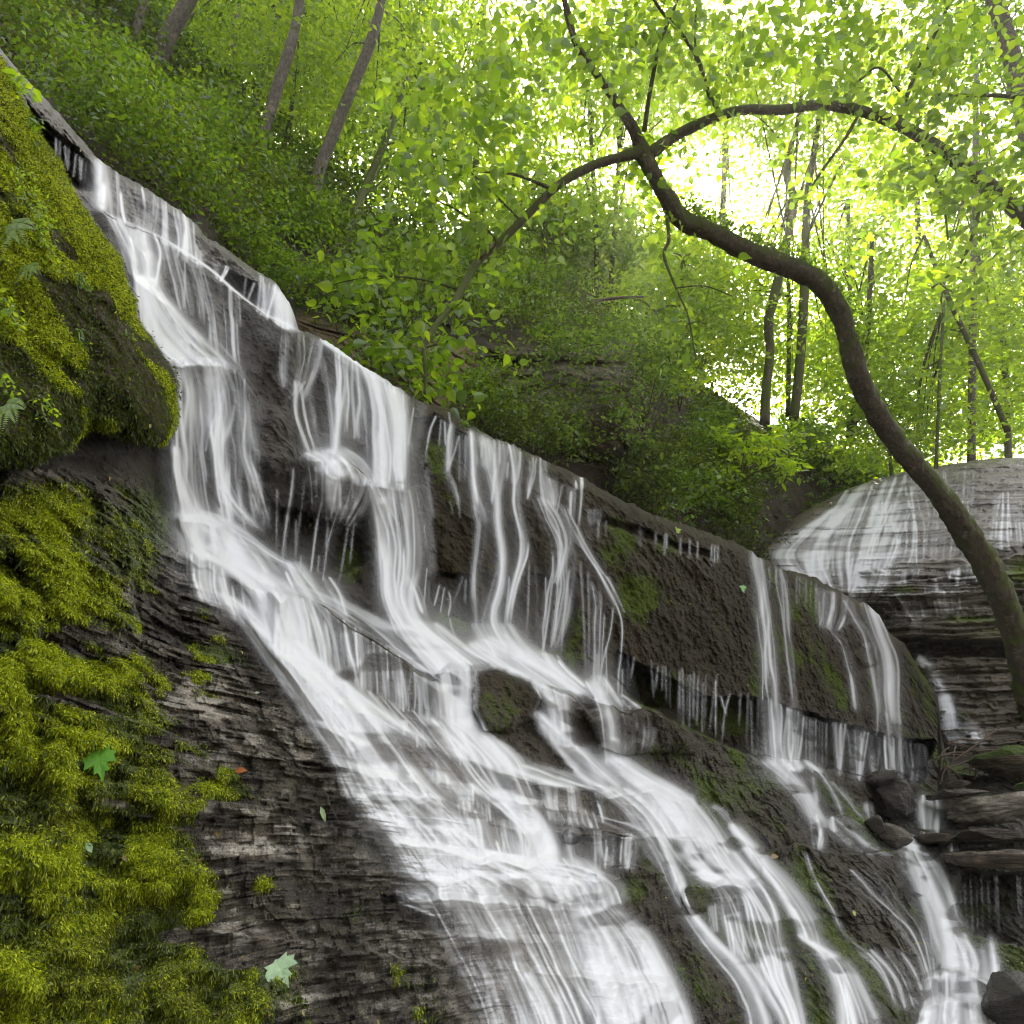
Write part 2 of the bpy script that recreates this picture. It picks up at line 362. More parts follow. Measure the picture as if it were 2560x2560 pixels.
CAV = [
 ([(1545, 1628), (1650, 1682), (1760, 1738), (1900, 1740), (1990, 1772), (2110, 1808), (2250, 1848), (2335, 1852), (2312, 1960), (2180, 1952), (2000, 1905), (1900, 1895), (1750, 1838), (1620, 1768), (1565, 1740), (1530, 1680)], .15, 8),
 ([(1458, 1278), (1600, 1318), (1700, 1358), (1790, 1382), (1790, 1398), (1700, 1380), (1560, 1330), (1470, 1300)], .03, 7),
 ([(1022, 1040), (1090, 1040), (1172, 1092), (1176, 1190), (1120, 1130), (1060, 1110), (1028, 1110)], .035, 7),
 ([(640, 1200), (690, 1262), (800, 1290), (930, 1292), (935, 1400), (860, 1440), (780, 1420), (700, 1400), (640, 1300)], .035, 9),
 ([(462, 645), (545, 668), (640, 706), (660, 768), (600, 742), (500, 668)], .05, 6),
 ([(62, 250), (125, 318), (185, 362), (226, 405), (240, 480), (150, 460), (60, 380)], .09, 6),
 ([(1065, 1450), (1100, 1430), (1180, 1440), (1178, 1560), (1110, 1545), (1070, 1500)], .03, 8),
 ([(150, 1150), (440, 1108), (450, 1290), (400, 1300), (250, 1215)], .03, 14),
 ([(2395, 2180), (2900, 2180), (2900, 2420), (2500, 2360), (2430, 2330), (2380, 2260)], .34, 10),
 ([(2290, 2095), (2900, 2095), (2900, 2120), (2350, 2122)], .04, 4),
 ([(1400, 2095), (1590, 2098), (1592, 2160), (1400, 2160)], .03, 7), ([(1310, 1962), (1370, 1968), (1372, 2000), (1330, 2010)], .02, 6), ([(1442, 1970), (1500, 1985), (1500, 2040), (1455, 2030)], .02, 6),
 ([(2390, 1940), (2600, 1935), (2600, 1985), (2420, 1990)], .04, 10), ([(1330, 1432), (1430, 1445), (1450, 1560), (1400, 1620), (1340, 1560)], .02, 10), ([(950, 2232), (1100, 2240), (1100, 2262), (960, 2262)], .02, 5),
 ([(1330, 1790), (1380, 1830), (1350, 1850), (1310, 1830)], .02, 8), ([(2170, 1995), (2290, 2040), (2300, 2080), (2260, 2085), (2200, 2060)], .03, 8),
 ([(2010, 1910), (2060, 1930), (2100, 2010), (2060, 2020)], .012, 10),
]
APOLY = [(-400, -200), (-60, 60), (10, 140), (60, 235), (120, 345), (180, 450), (235, 548), (300, 640), (332, 720), (345, 790), (395, 862), (430, 910), (446, 960), (455, 1020), (440, 1070), (420, 1108), (385, 1116), (320, 1104), (235, 1072), (170, 1130), (60, 1170), (-400, 1190)]
def field(px, py, cavities=True, boulder=True):
    L = tps_eval(FIT, px, py)
    for ln, dk, dn in LIPS:
        ln = np.array(ln, float); x0, x1 = ln[0, 0], ln[-1, 0]
        m = (px > x0-40) & (px < x1+40)
        if not m.any(): continue
        x = px[m]; y = py[m]
        ly = line_y(x, ln) + 16*fbm(x*.016, y*0+dn+x0, octv=4)
        w = sstep(x0-30, x0+25, x)*(1-sstep(x1-25, x1+30, x))
        t = y-ly
        lo, hi = (-3, 4) if cavities else (-9, 12)
        L[m] += dk*w*sstep(lo, hi, t)*np.exp(-np.maximum(t, 0)/dn)
    for cx, cy, rx, ry, dk in ELL:
        q = ((px-cx)/rx)**2+((py-cy)/ry)**2
        w = fbm(px*.02+cx, py*.02, octv=2)*.35
        L += dk*(np.sqrt(np.clip(1-q-w, 0, 1)) if rx > 91 and ry < 85 else sstep(0, 1, np.clip(1.15-q-w, 0, 1)))
    for pl, dk, rr_ in (([(1178, 1668), (1240, 1662), (1330, 1700), (1354, 1745), (1332, 1795), (1285, 1828), (1210, 1830), (1180, 1775)], -.05, 34), ([(1455, 1772), (1560, 1768), (1650, 1772), (1700, 1800), (1748, 1858), (1740, 1890), (1640, 1885), (1570, 1888), (1500, 1870)], -.035, 30)):
        sd_ = poly_sd(px, py, pl) + 6*fbm(px*.03, py*.03, octv=3)
        L += dk*np.sqrt(np.clip(1-(1-np.clip(sd_/rr_, 0, 1))**2, 0, 1))
    if cavities:
        for pl, dk, sf in CAV:
            a = np.array(pl); m = (px > a[:, 0].min()-60) & (px < a[:, 0].max()+60) & (py > a[:, 1].min()-60) & (py < a[:, 1].max()+60)
            if not m.any(): continue
            s = poly_sd(px[m], py[m], pl) + 9*fbm(px[m]*.035, py[m]*.035, octv=3)
            L[m] += dk*sstep(-2, sf, s)
    sA = poly_sd(px, py, APOLY)
    sA = sA + 10*fbm(px*.02, py*.02, octv=3)
    if boulder:
        L -= .17*np.sqrt(1-(1-np.clip(sA/130, 0, 1))**2)
    return L, sA

NX, NY = 1240, 930
gx = np.linspace(-260, 2780, NX)
cy = line_y(gx, CREST) + 9*fbm(gx*.022, gx*0+3.3, octv=4) + 4.5*fbm(gx*.12, gx*0+9.3, octv=3)
t = np.linspace(0, 1, NY)
GX = np.broadcast_to(gx[None, :], (NY, NX)).copy()
GY = cy[None, :] + t[:, None]*(2740-cy[None, :])
LR, SA = field(GX, GY)
LW, _ = field(GX, GY, cavities=False)
rim = .020*np.exp(-((GY-cy[None, :])/16.)) + .02*np.exp(-((GY-cy[None, :])/5.))
LR += rim; LW += rim
inA = sstep(-4, 10, SA)

# ------------------------------------------------------------------ water: traced streaks
BS = .45; BW = int(3100*BS); OFF = 260
body = np.zeros((BW, BW), np.float32); acc = np.zeros((BW, BW), np.float32); broad = np.zeros((BW, BW), np.float32)
def resample(pts, n):
    pts = np.asarray(pts, float)
    s = np.concatenate([[0], np.cumsum(np.hypot(*np.diff(pts, axis=0).T))]); u = np.linspace(0, s[-1], n)
    return np.stack([np.interp(u, s, pts[:, 0]), np.interp(u, s, pts[:, 1])], -1), s[-1]
def smooth_line(pts, n=None, it=2):
    p = np.asarray(pts, float)
    for _ in range(it):
        if len(p) < 3: break
        q = [p[0]]
        for a, b in zip(p[:-1], p[1:]): q += [a*.75+b*.25, a*.25+b*.75]
        q.append(p[-1]); p = np.array(q)
    return p
def stream(L, R, dens, sharp=.6, part=.45, fade=(.06, .16), wob=1.0, k=1.0, buf=None):
    """silk between a left and a right edge; dens = cover, sharp = share of thin bright strands"""
    A = smooth_line(L); B = smooth_line(R)
    def ext(p, a0, a1):
        u = p[0]-p[1]; v_ = p[-1]-p[-2]
        return np.vstack([p[0]+u/(np.hypot(*u)+1e-6)*a0, p, p[-1]+v_/(np.hypot(*v_)+1e-6)*a1])
    A = ext(A, 3, 14); B = ext(B, 3, 14)
    _, la = resample(A, 2); _, lb = resample(B, 2)
    n = max(8, int(max(la, lb)*BS*1.1))
    A, _ = resample(A, n); B, _ = resample(B, n)
    W = np.mean(np.hypot(*(A-B).T))*BS + 1.0
    tau = -math.log(1-min(dens, .97))*.66
    M = max(2, int(W*1.6*k))
    s = np.sort(RNG.random(M)*1.16-.08)
    ph = RNG.random()*100
    amp = RNG.exponential(1, M)**1.2*(.10+2.5*vnoise(s*W*.16+ph, s*0+.5)**2*(.4+vnoise(s*W*.5+ph, s*0+7.5)))
    amp *= 1/amp.mean()*tau*W/M
    v = np.linspace(0, 1, n)
    fa = sstep(0, fade[0]+1e-3, v)*(1-sstep(1-fade[1], 1, v)) if fade[1] > 0 else sstep(0, fade[0]+1e-3, v)
    edge = np.minimum(sstep(-.1, .12, s), 1-sstep(.88, 1.1, s))*.85+.15
    for i in range(M):
        w = (fbm(v*n/60.+ph, v*0+s[i]*M*.12, octv=2)*3.2*wob)/max(W, 3)*1.5
        ss = np.clip(s[i]+w, -.10, 1.10)[:, None]
        p = A*(1-ss)+B*ss
        e0 = RNG.random()*fade[0]+.01; e1 = RNG.random()*fade[1]*1.6+.02
        g = sstep(0, e0, v)*(1-sstep(1-e1, 1, v))
        if RNG.random() < part:
            c0 = RNG.random()*.8; ln = .15+RNG.random()*.5
            g *= sstep(c0-.12, c0, v)*(1-sstep(c0+ln, c0+ln+.15, v))*1.8
        g *= .65+.7*vnoise(v*n/45.+s[i]*50, v*0+i)
        x = (p[:, 0]+OFF)*BS; y = (p[:, 1]+OFF)*BS
        x0 = np.floor(x).astype(int); y0 = np.floor(y).astype(int); fx = x-x0; fy = y-y0
        ok = (x0 > 0) & (x0 < BW-2) & (y0 > 0) & (y0 < BW-2)
        a = (amp[i]*g*edge[i])[ok]; x0, y0, fx, fy = x0[ok], y0[ok], fx[ok], fy[ok]
        T = body if RNG.random() < .42*dens-.12 else (acc if RNG.random() < sharp else broad)
        np.add.at(T, (y0, x0), a*(1-fx)*(1-fy)); np.add.at(T, (y0, x0+1), a*fx*(1-fy))
        np.add.at(T, (y0+1, x0), a*(1-fx)*fy); np.add.at(T, (y0+1, x0+1), a*fx*fy)
def strand(pts, w, dens=.5, w2=None):
    p = smooth_line(pts); w2 = w if w2 is None else w2
    ww = np.linspace(w, w2, len(p))[:, None]/2
    off = np.hstack([ww, ww*0])
    stream(p-off*.45, p+off*.45, min(.8, dens*.8), sharp=1.1, part=0, fade=(.10, .4), wob=.25, k=.8)
def blur(a, s):
    r = int(3*s+1); k = np.exp(-.5*(np.arange(-r, r+1)/s)**2); k /= k.sum()
    out = np.zeros_like(a)
    for i, q in enumerate(k): out += q*np.roll(a, i-r, 0)
    o2 = np.zeros_like(a)
    for i, q in enumerate(k): o2 += q*np.roll(out, i-r, 1)
    return o2
S = stream
# -- upper tier
S([(238, 397), (240, 450), (228, 510)], [(266, 412), (270, 470), (282, 532)], .85, .3)
S([(291, 430), (296, 500), (296, 545)], [(300, 434), (306, 500), (314, 550)], .70)
S([(320, 452), (335, 520), (340, 560)], [(400, 490), (405, 550), (392, 590)], .28)
S([(402, 497), (406, 560), (402, 606)], [(413, 504), (420, 570), (424, 620)], .75)
S([(430, 512), (442, 570), (440, 630)], [(472, 545), (480, 600), (486, 655)], .66)
strand([(484, 556), (487, 610), (490, 650)], 8, .5)
S([(488, 610), (490, 655)], [(512, 640), (510, 665)], .4)
S([(526, 650), (536, 685)], [(570, 668), (556, 694)], .5)
strand([(614, 692), (609, 738)], 6, .5); strand([(636, 708), (622, 745)], 7, .55)
S([(648, 684), (645, 730), (640, 768)], [(690, 714), (685, 760), (676, 792)], .55)
S([(688, 714), (690, 760), (688, 800)], [(728, 765), (742, 800), (744, 826)], .93, .2)
for x in (150, 163, 172, 190, 199, 206, 140, 215): strand([(x, 355+(x-150)*.8), (x+RNG.integers(-4, 4), 400+(x-150)*.7)], 3.5, .5)
# -- second tier veils
S([(262, 532), (300, 600), (325, 680)], [(400, 592), (410, 660), (400, 712)], .72, .4)
S([(400, 592), (425, 680), (440, 760)], [(475, 642), (500, 720), (510, 800)], .30)
strand([(462, 640), (462, 700), (460, 760)], 8, .45)
S([(538, 690), (550, 780), (560, 880)], [(592, 732), (596, 800), (600, 900)], .30)
S([(480, 655), (500, 760), (520, 860)], [(540, 700), (560, 800), (570, 900)], .18)
S([(255, 524), (330, 556), (400, 586), (500, 650), (600, 735), (700, 800), (744, 825)], [(257, 534), (330, 566), (400, 596), (500, 660), (600, 745), (700, 808), (744, 830)], .55, .5, fade=(.02, .05))
# -- left cascade
S([(338, 690), (345, 760), (358, 850), (425, 905)], [(392, 695), (450, 780), (535, 855), (600, 922)], .86, .35)
S([(338, 700), (350, 790), (372, 862), (430, 912)], [(372, 700), (400, 780), (470, 870), (560, 910)], .55, .5)
S([(425, 905), (436, 1000), (436, 1100), (445, 1250), (465, 1320)], [(600, 922), (622, 1010), (628, 1090), (640, 1220), (655, 1320)], .52, .6)
S([(425, 905), (438, 980), (440, 1080), (440, 1120)], [(560, 905), (585, 980), (580, 1060), (560, 1120)], .60, .45, fade=(.02, .4))
S([(530, 900), (540, 1000), (520, 1120), (525, 1220), (600, 1300)], [(570, 905), (575, 1000), (560, 1130), (590, 1250), (660, 1330)], .50, .6)
S([(600, 930), (600, 1050), (590, 1120), (620, 1200), (640, 1280)], [(635, 970), (632, 1060), (622, 1130), (645, 1200), (670, 1300)], .58, .6)
S([(428, 1118), (438, 1200), (450, 1270), (470, 1330)], [(452, 1120), (465, 1200), (500, 1270), (540, 1330)], .88, .3)
strand([(652, 1000), (648, 1040), (636, 1090)], 8, .5)
S([(455, 1275), (470, 1340), (480, 1385)], [(560, 1290), (640, 1360), (690, 1430)], .85, .3)
S([(470, 1375), (560, 1418), (640, 1470), (670, 1560), (690, 1620)], [(560, 1350), (640, 1410), (730, 1470), (765, 1550), (790, 1630)], .92, .2)
S([(475, 1385), (480, 1440), (500, 1490)], [(660, 1465), (670, 1540), (690, 1600)], .55, .55)
S([(465, 1300), (560, 1345), (660, 1400), (700, 1430)], [(480, 1270), (580, 1300), (680, 1385), (760, 1420)], .45, .4)
# -- knob and curtain strands
S([(700, 822), (706, 900), (710, 960)], [(800, 850), (790, 920), (760, 990)], .40)
S([(720, 950), (735, 1050), (760, 1130)], [(770, 960), (790, 1060), (810, 1130)], .35)
strand([(762, 955), (748, 975), (732, 1002)], 7, .5); strand([(780, 930), (770, 960), (752, 1000)], 8, .5); strand([(745, 960), (738, 980), (728, 990)], 5, .5)
S([(795, 850), (810, 930), (825, 1020), (830, 1130)], [(872, 895), (870, 980), (850, 1050), (840, 1130)], .66, .5)
strand([(872, 950), (860, 1000), (842, 1060)], 9, .5)
S([(860, 890), (862, 1000), (858, 1080)], [(905, 915), (910, 1000), (915, 1100)], .40)
S([(865, 890), (900, 950), (912, 1060), (915, 1205)], [(1003, 978), (1010, 1040), (1014, 1120), (1018, 1215)], .86, .35)
S([(800, 850), (880, 900), (920, 930)], [(810, 846), (900, 908), (1000, 975)], .7, .4, fade=(.02, .02))
S([(925, 930), (950, 1010), (970, 1100), (970, 1200)], [(985, 968), (1010, 1030), (1012, 1120), (1014, 1200)], .6, .5)
S([(760, 1135), (790, 1150), (800, 1180)], [(850, 1120), (900, 1150), (930, 1210)], .70, .3)
S([(770, 1140), (780, 1200), (785, 1270)], [(925, 1200), (910, 1260), (880, 1310)], .42, .6)
S([(800, 1145), (815, 1200), (820, 1260)], [(850, 1145), (850, 1200), (848, 1280)], .55, .6)
strand([(735, 1170), (730, 1230), (718, 1300), (705, 1408)], 13, .78, 10)
strand([(765, 1190), (752, 1290), (738, 1400)], 9, .4, 6); strand([(803, 1255), (790, 1320), (778, 1420)], 12, .55, 7); strand([(845, 1270), (822, 1340), (808, 1442)], 13, .62, 8)
strand([(815, 1270), (820, 1320), (815, 1360)], 9, .35, 5); strand([(872, 1300), (862, 1370), (848, 1450)], 7, .35, 5); strand([(890, 1285), (882, 1330), (876, 1400)], 5, .45, 3)
for x, a, b in ((640, 1230, 1270), (674, 1250, 1315), (693, 1225, 1385), (753, 1390, 1420), (761, 1390, 1425), (798, 1390, 1420), (740, 1300, 1400)): strand([(x, a), (x-2, b)], 3, .5)
# -- main fall, lower half
S([(918, 1208), (935, 1300), (945, 1400), (955, 1500), (1000, 1590)], [(1028, 1222), (1042, 1320), (1045, 1420), (1015, 1510), (1090, 1610)], .84, .4)
S([(928, 1220), (960, 1320), (975, 1420), (990, 1540)], [(960, 1215), (1000, 1320), (1000, 1440), (1010, 1540)], .5, .6)
S([(1018, 1100), (1030, 1200), (1060, 1330), (1070, 1440)], [(1035, 1100), (1060, 1230), (1085, 1360), (1090, 1460)], .14)
S([(1010, 1440), (1030, 1480), (1050, 1520)], [(1030, 1440), (1055, 1480), (1075, 1560)], .4)
# pool-line below the knob
S([(700, 1408), (715, 1450), (740, 1480)], [(750, 1405), (790, 1450), (830, 1510)], .55, .35)
S([(805, 1442), (820, 1480), (840, 1520)], [(830, 1445), (865, 1490), (880, 1540)], .40)
S([(700, 1470), (790, 1500), (860, 1540), (930, 1585), (1000, 1640), (1090, 1710)], [(740, 1450), (830, 1480), (920, 1530), (1010, 1590), (1070, 1640), (1130, 1680)], .58, .4)
S([(720, 1490), (735, 1560), (760, 1640)], [(790, 1500), (820, 1580), (830, 1680)], .66, .5)
S([(790, 1500), (815, 1580), (830, 1680)], [(870, 1560), (880, 1630), (895, 1710)], .40, .6)
S([(885, 1568), (893, 1640), (896, 1710)], [(922, 1580), (924, 1640), (926, 1725)], .62, .45)
S([(925, 1590), (930, 1660), (935, 1740)], [(1095, 1705), (1100, 1750), (1095, 1800)], .27, .6)
S([(1030, 1655), (1040, 1720), (1045, 1780)], [(1065, 1680), (1065, 1730), (1070, 1790)], .3)
strand([(870, 1558), (890, 1590), (898, 1620)], 5, .5); strand([(780, 1500), (830, 1560), (845, 1640)], 6, .4)
# -- middle chute
S([(985, 1560), (1030, 1620), (1088, 1695), (1092, 1760), (1095, 1805)], [(1060, 1570), (1140, 1640), (1180, 1668), (1178, 1740), (1185, 1805)], .93, .15)
S([(1000, 1545), (1060, 1600), (1120, 1650)], [(1100, 1560), (1170, 1620), (1240, 1665)], .5, .4)
# -- left long slide
S([(690, 1600), (770, 1700), (850, 1800), (900, 1900), (960, 2000), (1010, 2080)], [(740, 1600), (850, 1700), (950, 1800), (1010, 1890), (1090, 1990), (1190, 2080)], .86, .3)
S([(600, 1530), (690, 1620), (760, 1740), (840, 1870), (885, 1990), (960, 2090)], [(700, 1600), (790, 1700), (880, 1810), (960, 1910), (1060, 2000), (1200, 2100)], .62, .5)
S([(540, 1490), (610, 1570), (680, 1670), (760, 1790), (830, 1900), (860, 1980), (900, 2040), (965, 2100)], [(620, 1520), (720, 1650), (800, 1760), (880, 1870), (910, 1950), (960, 2030), (1040, 2100)], .34, .6)
S([(540, 1480), (620, 1540), (700, 1640)], [(600, 1500), (680, 1560), (780, 1660)], .55, .4)
S([(700, 1620), (800, 1700), (900, 1790), (1000, 1860)], [(760, 1630), (860, 1700), (970, 1790), (1090, 1850)], .5, .4)
# ledgy middle ground between the slides
S([(860, 1700), (950, 1790), (1030, 1880), (1120, 1990)], [(1095, 1800), (1160, 1880), (1220, 1960), (1300, 2050)], .30, .6, part=.7)
for x, y, w, h in ((1045, 1820, 18, 45), (1085, 1900, 30, 45), (1115, 1900, 16, 55), (1150, 1860, 26, 40), (1010, 1800, 20, 30), (985, 1900, 26, 40), (1180, 1960, 22, 50), (1160, 1970, 30, 60), (1215, 1990, 20, 50)):
    S([(x-w/2, y), (x-w/2+4, y+h)], [(x+w/2, y+4), (x+w/2+6, y+h+4)], .5)
# -- centre slide
S([(1092, 1800), (1150, 1880), (1195, 1960), (1245, 2000)], [(1190, 1800), (1280, 1880), (1310, 1930), (1340, 2010)], .90, .25)
S([(1040, 1790), (1090, 1830), (1150, 1900)], [(1200, 1800), (1290, 1870), (1340, 1930)], .5, .4)
S([(1245, 1990), (1300, 2060), (1335, 2110), (1345, 2165)], [(1320, 2000), (1370, 2060), (1392, 2110), (1400, 2165)], .93, .15)
S([(1170, 1960), (1230, 2010), (1320, 2080), (1330, 2160)], [(1240, 1960), (1290, 2010), (1350, 2090), (1390, 2165)], .6, .4)
S([(880, 1985), (930, 2050), (985, 2100)], [(1080, 1990), (1150, 2060), (1210, 2140)], .72, .45)
S([(1080, 1992), (1100, 2060), (1130, 2150)], [(1200, 2032), (1215, 2090), (1220, 2160)], .68, .5)
S([(1200, 2030), (1220, 2090), (1230, 2160)], [(1330, 2075), (1330, 2120), (1340, 2160)], .48, .5)
S([(1060, 2060), (1080, 2100), (1100, 2140)], [(1120, 2070), (1140, 2110), (1160, 2150)], .3)
# -- foot pool and last drop
S([(975, 2100), (1010, 2160), (1060, 2220), (1080, 2260)], [(1230, 2130), (1400, 2160), (1510, 2190), (1545, 2265)], .74, .3, wob=2)
S([(985, 2095), (1020, 2150), (1060, 2200)], [(1090, 2110), (1160, 2170), (1230, 2240)], .75, .35)
S([(1330, 2140), (1350, 2180), (1380, 2240)], [(1480, 2150), (1520, 2200), (1545, 2265)], .75, .2)
S([(1050, 2225), (1110, 2320), (1160, 2420), (1220, 2560), (1240, 2700)], [(1400, 2260), (1440, 2360), (1480, 2450), (1540, 2560), (1560, 2700)], .50, .5, part=.5)
S([(1398, 2262), (1425, 2340), (1455, 2420), (1500, 2560), (1520, 2700)], [(1542, 2266), (1620, 2340), (1680, 2450), (1718, 2560), (1740, 2700)], .90, .25)
S([(1460, 2400), (1500, 2480), (1530, 2560), (1550, 2700)], [(1640, 2430), (1690, 2500), (1718, 2560), (1740, 2700)], .8, .3)
S([(1100, 2240), (1150, 2300), (1180, 2380)], [(1240, 2246), (1270, 2310), (1300, 2380)], .45, .4)
S([(1250, 2440), (1290, 2560), (1310, 2700)], [(1330, 2430), (1400, 2560), (1420, 2700)], .55)
S([(1200, 2430), (1230, 2560), (1240, 2700)], [(1240, 2430), (1270, 2560), (1280, 2700)], .35)
S([(980, 2210), (1060, 2225)], [(1000, 2260), (1080, 2290)], .4)
# -- right-hand falls off the crest
strand([(1034, 1020), (1028, 1060), (1022, 1105)], 6, .5); strand([(1060, 1010), (1052, 1060), (1040, 1140)], 12, .62, 6); strand([(1090, 1042), (1075, 1075), (1064, 1142)], 12, .7, 7)
strand([(1103, 1050), (1098, 1110)], 3, .5)
S([(1108, 1052), (1112, 1110), (1112, 1170)], [(1140, 1065), (1132, 1110), (1124, 1168)], .55); strand([(1122, 1030), (1126, 1055)], 6, .5); strand([(1146, 1092), (1136, 1130), (1124, 1162)], 7, .6)
S([(1110, 1170), (1122, 1230), (1132, 1280)], [(1122, 1172), (1142, 1230), (1148, 1285)], .35)
S([(1040, 1140), (1046, 1200), (1070, 1290)], [(1070, 1140), (1078, 1210), (1090, 1290)], .13)
for x in (1149, 1155, 1162, 1167): strand([(x, 1090), (x-1, 1190)], 2.6, .4)
S([(1172, 1075), (1174, 1130), (1174, 1210), (1190, 1290)], [(1196, 1090), (1198, 1150), (1196, 1230), (1222, 1300)], .66)
S([(1180, 1078), (1188, 1120), (1190, 1150)], [(1290, 1125), (1290, 1160), (1285, 1200)], .38)
S([(1196, 1090), (1215, 1180), (1232, 1260), (1232, 1320), (1250, 1400), (1225, 1500), (1205, 1560), (1225, 1610)], [(1228, 1095), (1240, 1180), (1250, 1250), (1252, 1320), (1268, 1400), (1262, 1480), (1240, 1560), (1290, 1620)], .68, .5)
S([(1190, 1290), (1196, 1350), (1186, 1430), (1185, 1500), (1192, 1560)], [(1216, 1310), (1220, 1360), (1205, 1430), (1212, 1500), (1218, 1560)], .34)
S([(1236, 1090), (1240, 1150), (1232, 1250)], [(1256, 1100), (1262, 1150), (1248, 1250)], .6)
S([(1266, 1092), (1280, 1150), (1282, 1230), (1286, 1320), (1296, 1400), (1268, 1520), (1266, 1560)], [(1292, 1112), (1306, 1150), (1300, 1230), (1312, 1320), (1322, 1370), (1286, 1500), (1276, 1560)], .66)
S([(1318, 1135), (1318, 1190), (1318, 1240)], [(1342, 1145), (1342, 1190), (1322, 1240)], .5); S([(1350, 1145), (1345, 1200), (1352, 1250)], [(1364, 1152), (1366, 1200), (1380, 1260)], .5)
S([(1320, 1235), (1350, 1300), (1372, 1360), (1376, 1430), (1362, 1520), (1358, 1630)], [(1372, 1250), (1400, 1310), (1432, 1370), (1430, 1440), (1420, 1520), (1398, 1620)], .36, .7, part=.5)
S([(1345, 1240), (1380, 1310), (1400, 1380), (1385, 1450)], [(1400, 1260), (1440, 1320), (1430, 1380), (1400, 1460)], .30)
strand([(1385, 1380), (1385, 1440), (1372, 1540), (1358, 1628)], 12, .55, 6); strand([(1340, 1420), (1345, 1500), (1342, 1620)], 8, .45, 6); strand([(1425, 1420), (1412, 1500), (1402, 1640)], 9, .4, 6)
strand([(1305, 1370), (1300, 1420), (1298, 1470)], 9, .5, 5); strand([(1275, 1440), (1270, 1500), (1262, 1570)], 7, .5, 4); strand([(1322, 1400), (1320, 1500), (1316, 1600)], 6, .35, 4)
strand([(1395, 1430), (1396, 1520), (1390, 1600)], 6, .4, 4); strand([(1365, 1440), (1366, 1520), (1364, 1600)], 6, .35, 4)
S([(1360, 1190), (1370, 1230), (1378, 1250)], [(1395, 1205), (1398, 1240), (1392, 1260)], .4); strand([(1404, 1215), (1398, 1250), (1392, 1275)], 6, .5)
S([(1420, 1215), (1422, 1260), (1424, 1290)], [(1440, 1220), (1438, 1260), (1436, 1290)], .45); strand([(1452, 1180), (1456, 1230), (1446, 1330)], 12, .72, 7); S([(1428, 1178), (1436, 1210)], [(1456, 1186), (1456, 1210)], .4)
S([(1400, 1262), (1420, 1320), (1445, 1360), (1500, 1450), (1530, 1505)], [(1415, 1265), (1440, 1320), (1470, 1370), (1525, 1450), (1540, 1500)], .42)
strand([(1443, 1330), (1462, 1375), (1500, 1430), (1532, 1490), (1552, 1535), (1558, 1570), (1554, 1640), (1546, 1690), (1547, 1740)], 11, .72, 8)
strand([(1518, 1443), (1535, 1475), (1555, 1520)], 5, .5)
strand([(1452, 1400), (1458, 1480), (1462, 1600), (1466, 1710)], 11, .6, 9); S([(1475, 1450), (1485, 1540), (1482, 1700)], [(1502, 1480), (1500, 1540), (1496, 1700)], .36); strand([(1532, 1515), (1526, 1580), (1508, 1640), (1497, 1705)], 10, .55, 8)
strand([(1510, 1530), (1506, 1600), (1502, 1700)], 8, .4, 6); strand([(1470, 1430), (1472, 1520), (1472, 1700)], 6, .35); 
strand([(1160, 1440), (1150, 1470), (1124, 1530)], 8, .6, 5); strand([(1122, 1480), (1128, 1500), (1122, 1538)], 7, .55, 5); strand([(1068, 1418), (1064, 1460), (1061, 1510)], 5, .6); strand([(1098, 1465), (1086, 1510)], 6, .6); strand([(1110, 1470), (1102, 1522)], 5, .5); strand([(1075, 1450), (1074, 1490)], 5, .4); strand([(1164, 1450), (1162, 1500)], 3, .4)
strand([(1125, 1545), (1132, 1580), (1148, 1605)], 6, .35)
for x, a, b, w in ((1519, 1628, 1715, 5), (1572, 1630, 1745, 6), (1580, 1630, 1700, 4), (1636, 1640, 1760, 4), (1642, 1650, 1700, 4), (1668, 1665, 1765, 6), (1676, 1665, 1765, 5), (1702, 1680, 1800, 4), (1710, 1680, 1800, 3), (1725, 1690, 1800, 3), (1735, 1690, 1800, 3), (1758, 1700, 1820, 5), (1764, 1700, 1815, 4), (1745, 1690, 1800, 6), (1867, 1730, 1880, 6), (1884, 1735, 1890, 4), (1894, 1740, 1890, 4), (1790, 1730, 1830, 4), (1849, 1735, 1840, 4), (1790, 1690, 1830, 8), (1697, 1690, 1790, 3), (1718, 1680, 1800, 3), (1556, 1690, 1740, 4), (1657, 1660, 1720, 3)):
    strand([(x+RNG.normal(0, 3), a+RNG.normal(0, 8)), (x-2, b+RNG.normal(0, 12))], w*(.6+.5*RNG.random()), .18+.45*RNG.random(), w*.6)
strand([(1825, 1735), (1812, 1780), (1806, 1855)], 8, .6, 5); strand([(1802, 1740), (1814, 1780)], 5, .5); strand([(1790, 1690), (1780, 1760), (1772, 1830)], 8, .4, 5)
for x in np.linspace(1470, 1500, 5): strand([(x, 1275), (x, 1300)], 3, .4)
for x in (1515, 1601, 1640, 1662, 1668, 1702, 1725, 1745, 1780, 1788, 1795, 1496, 1478): 
    b = 1300+(x-1500)*.22; strand([(x, b), (x-1, b+25+RNG.integers(0, 30))], 3, .5)
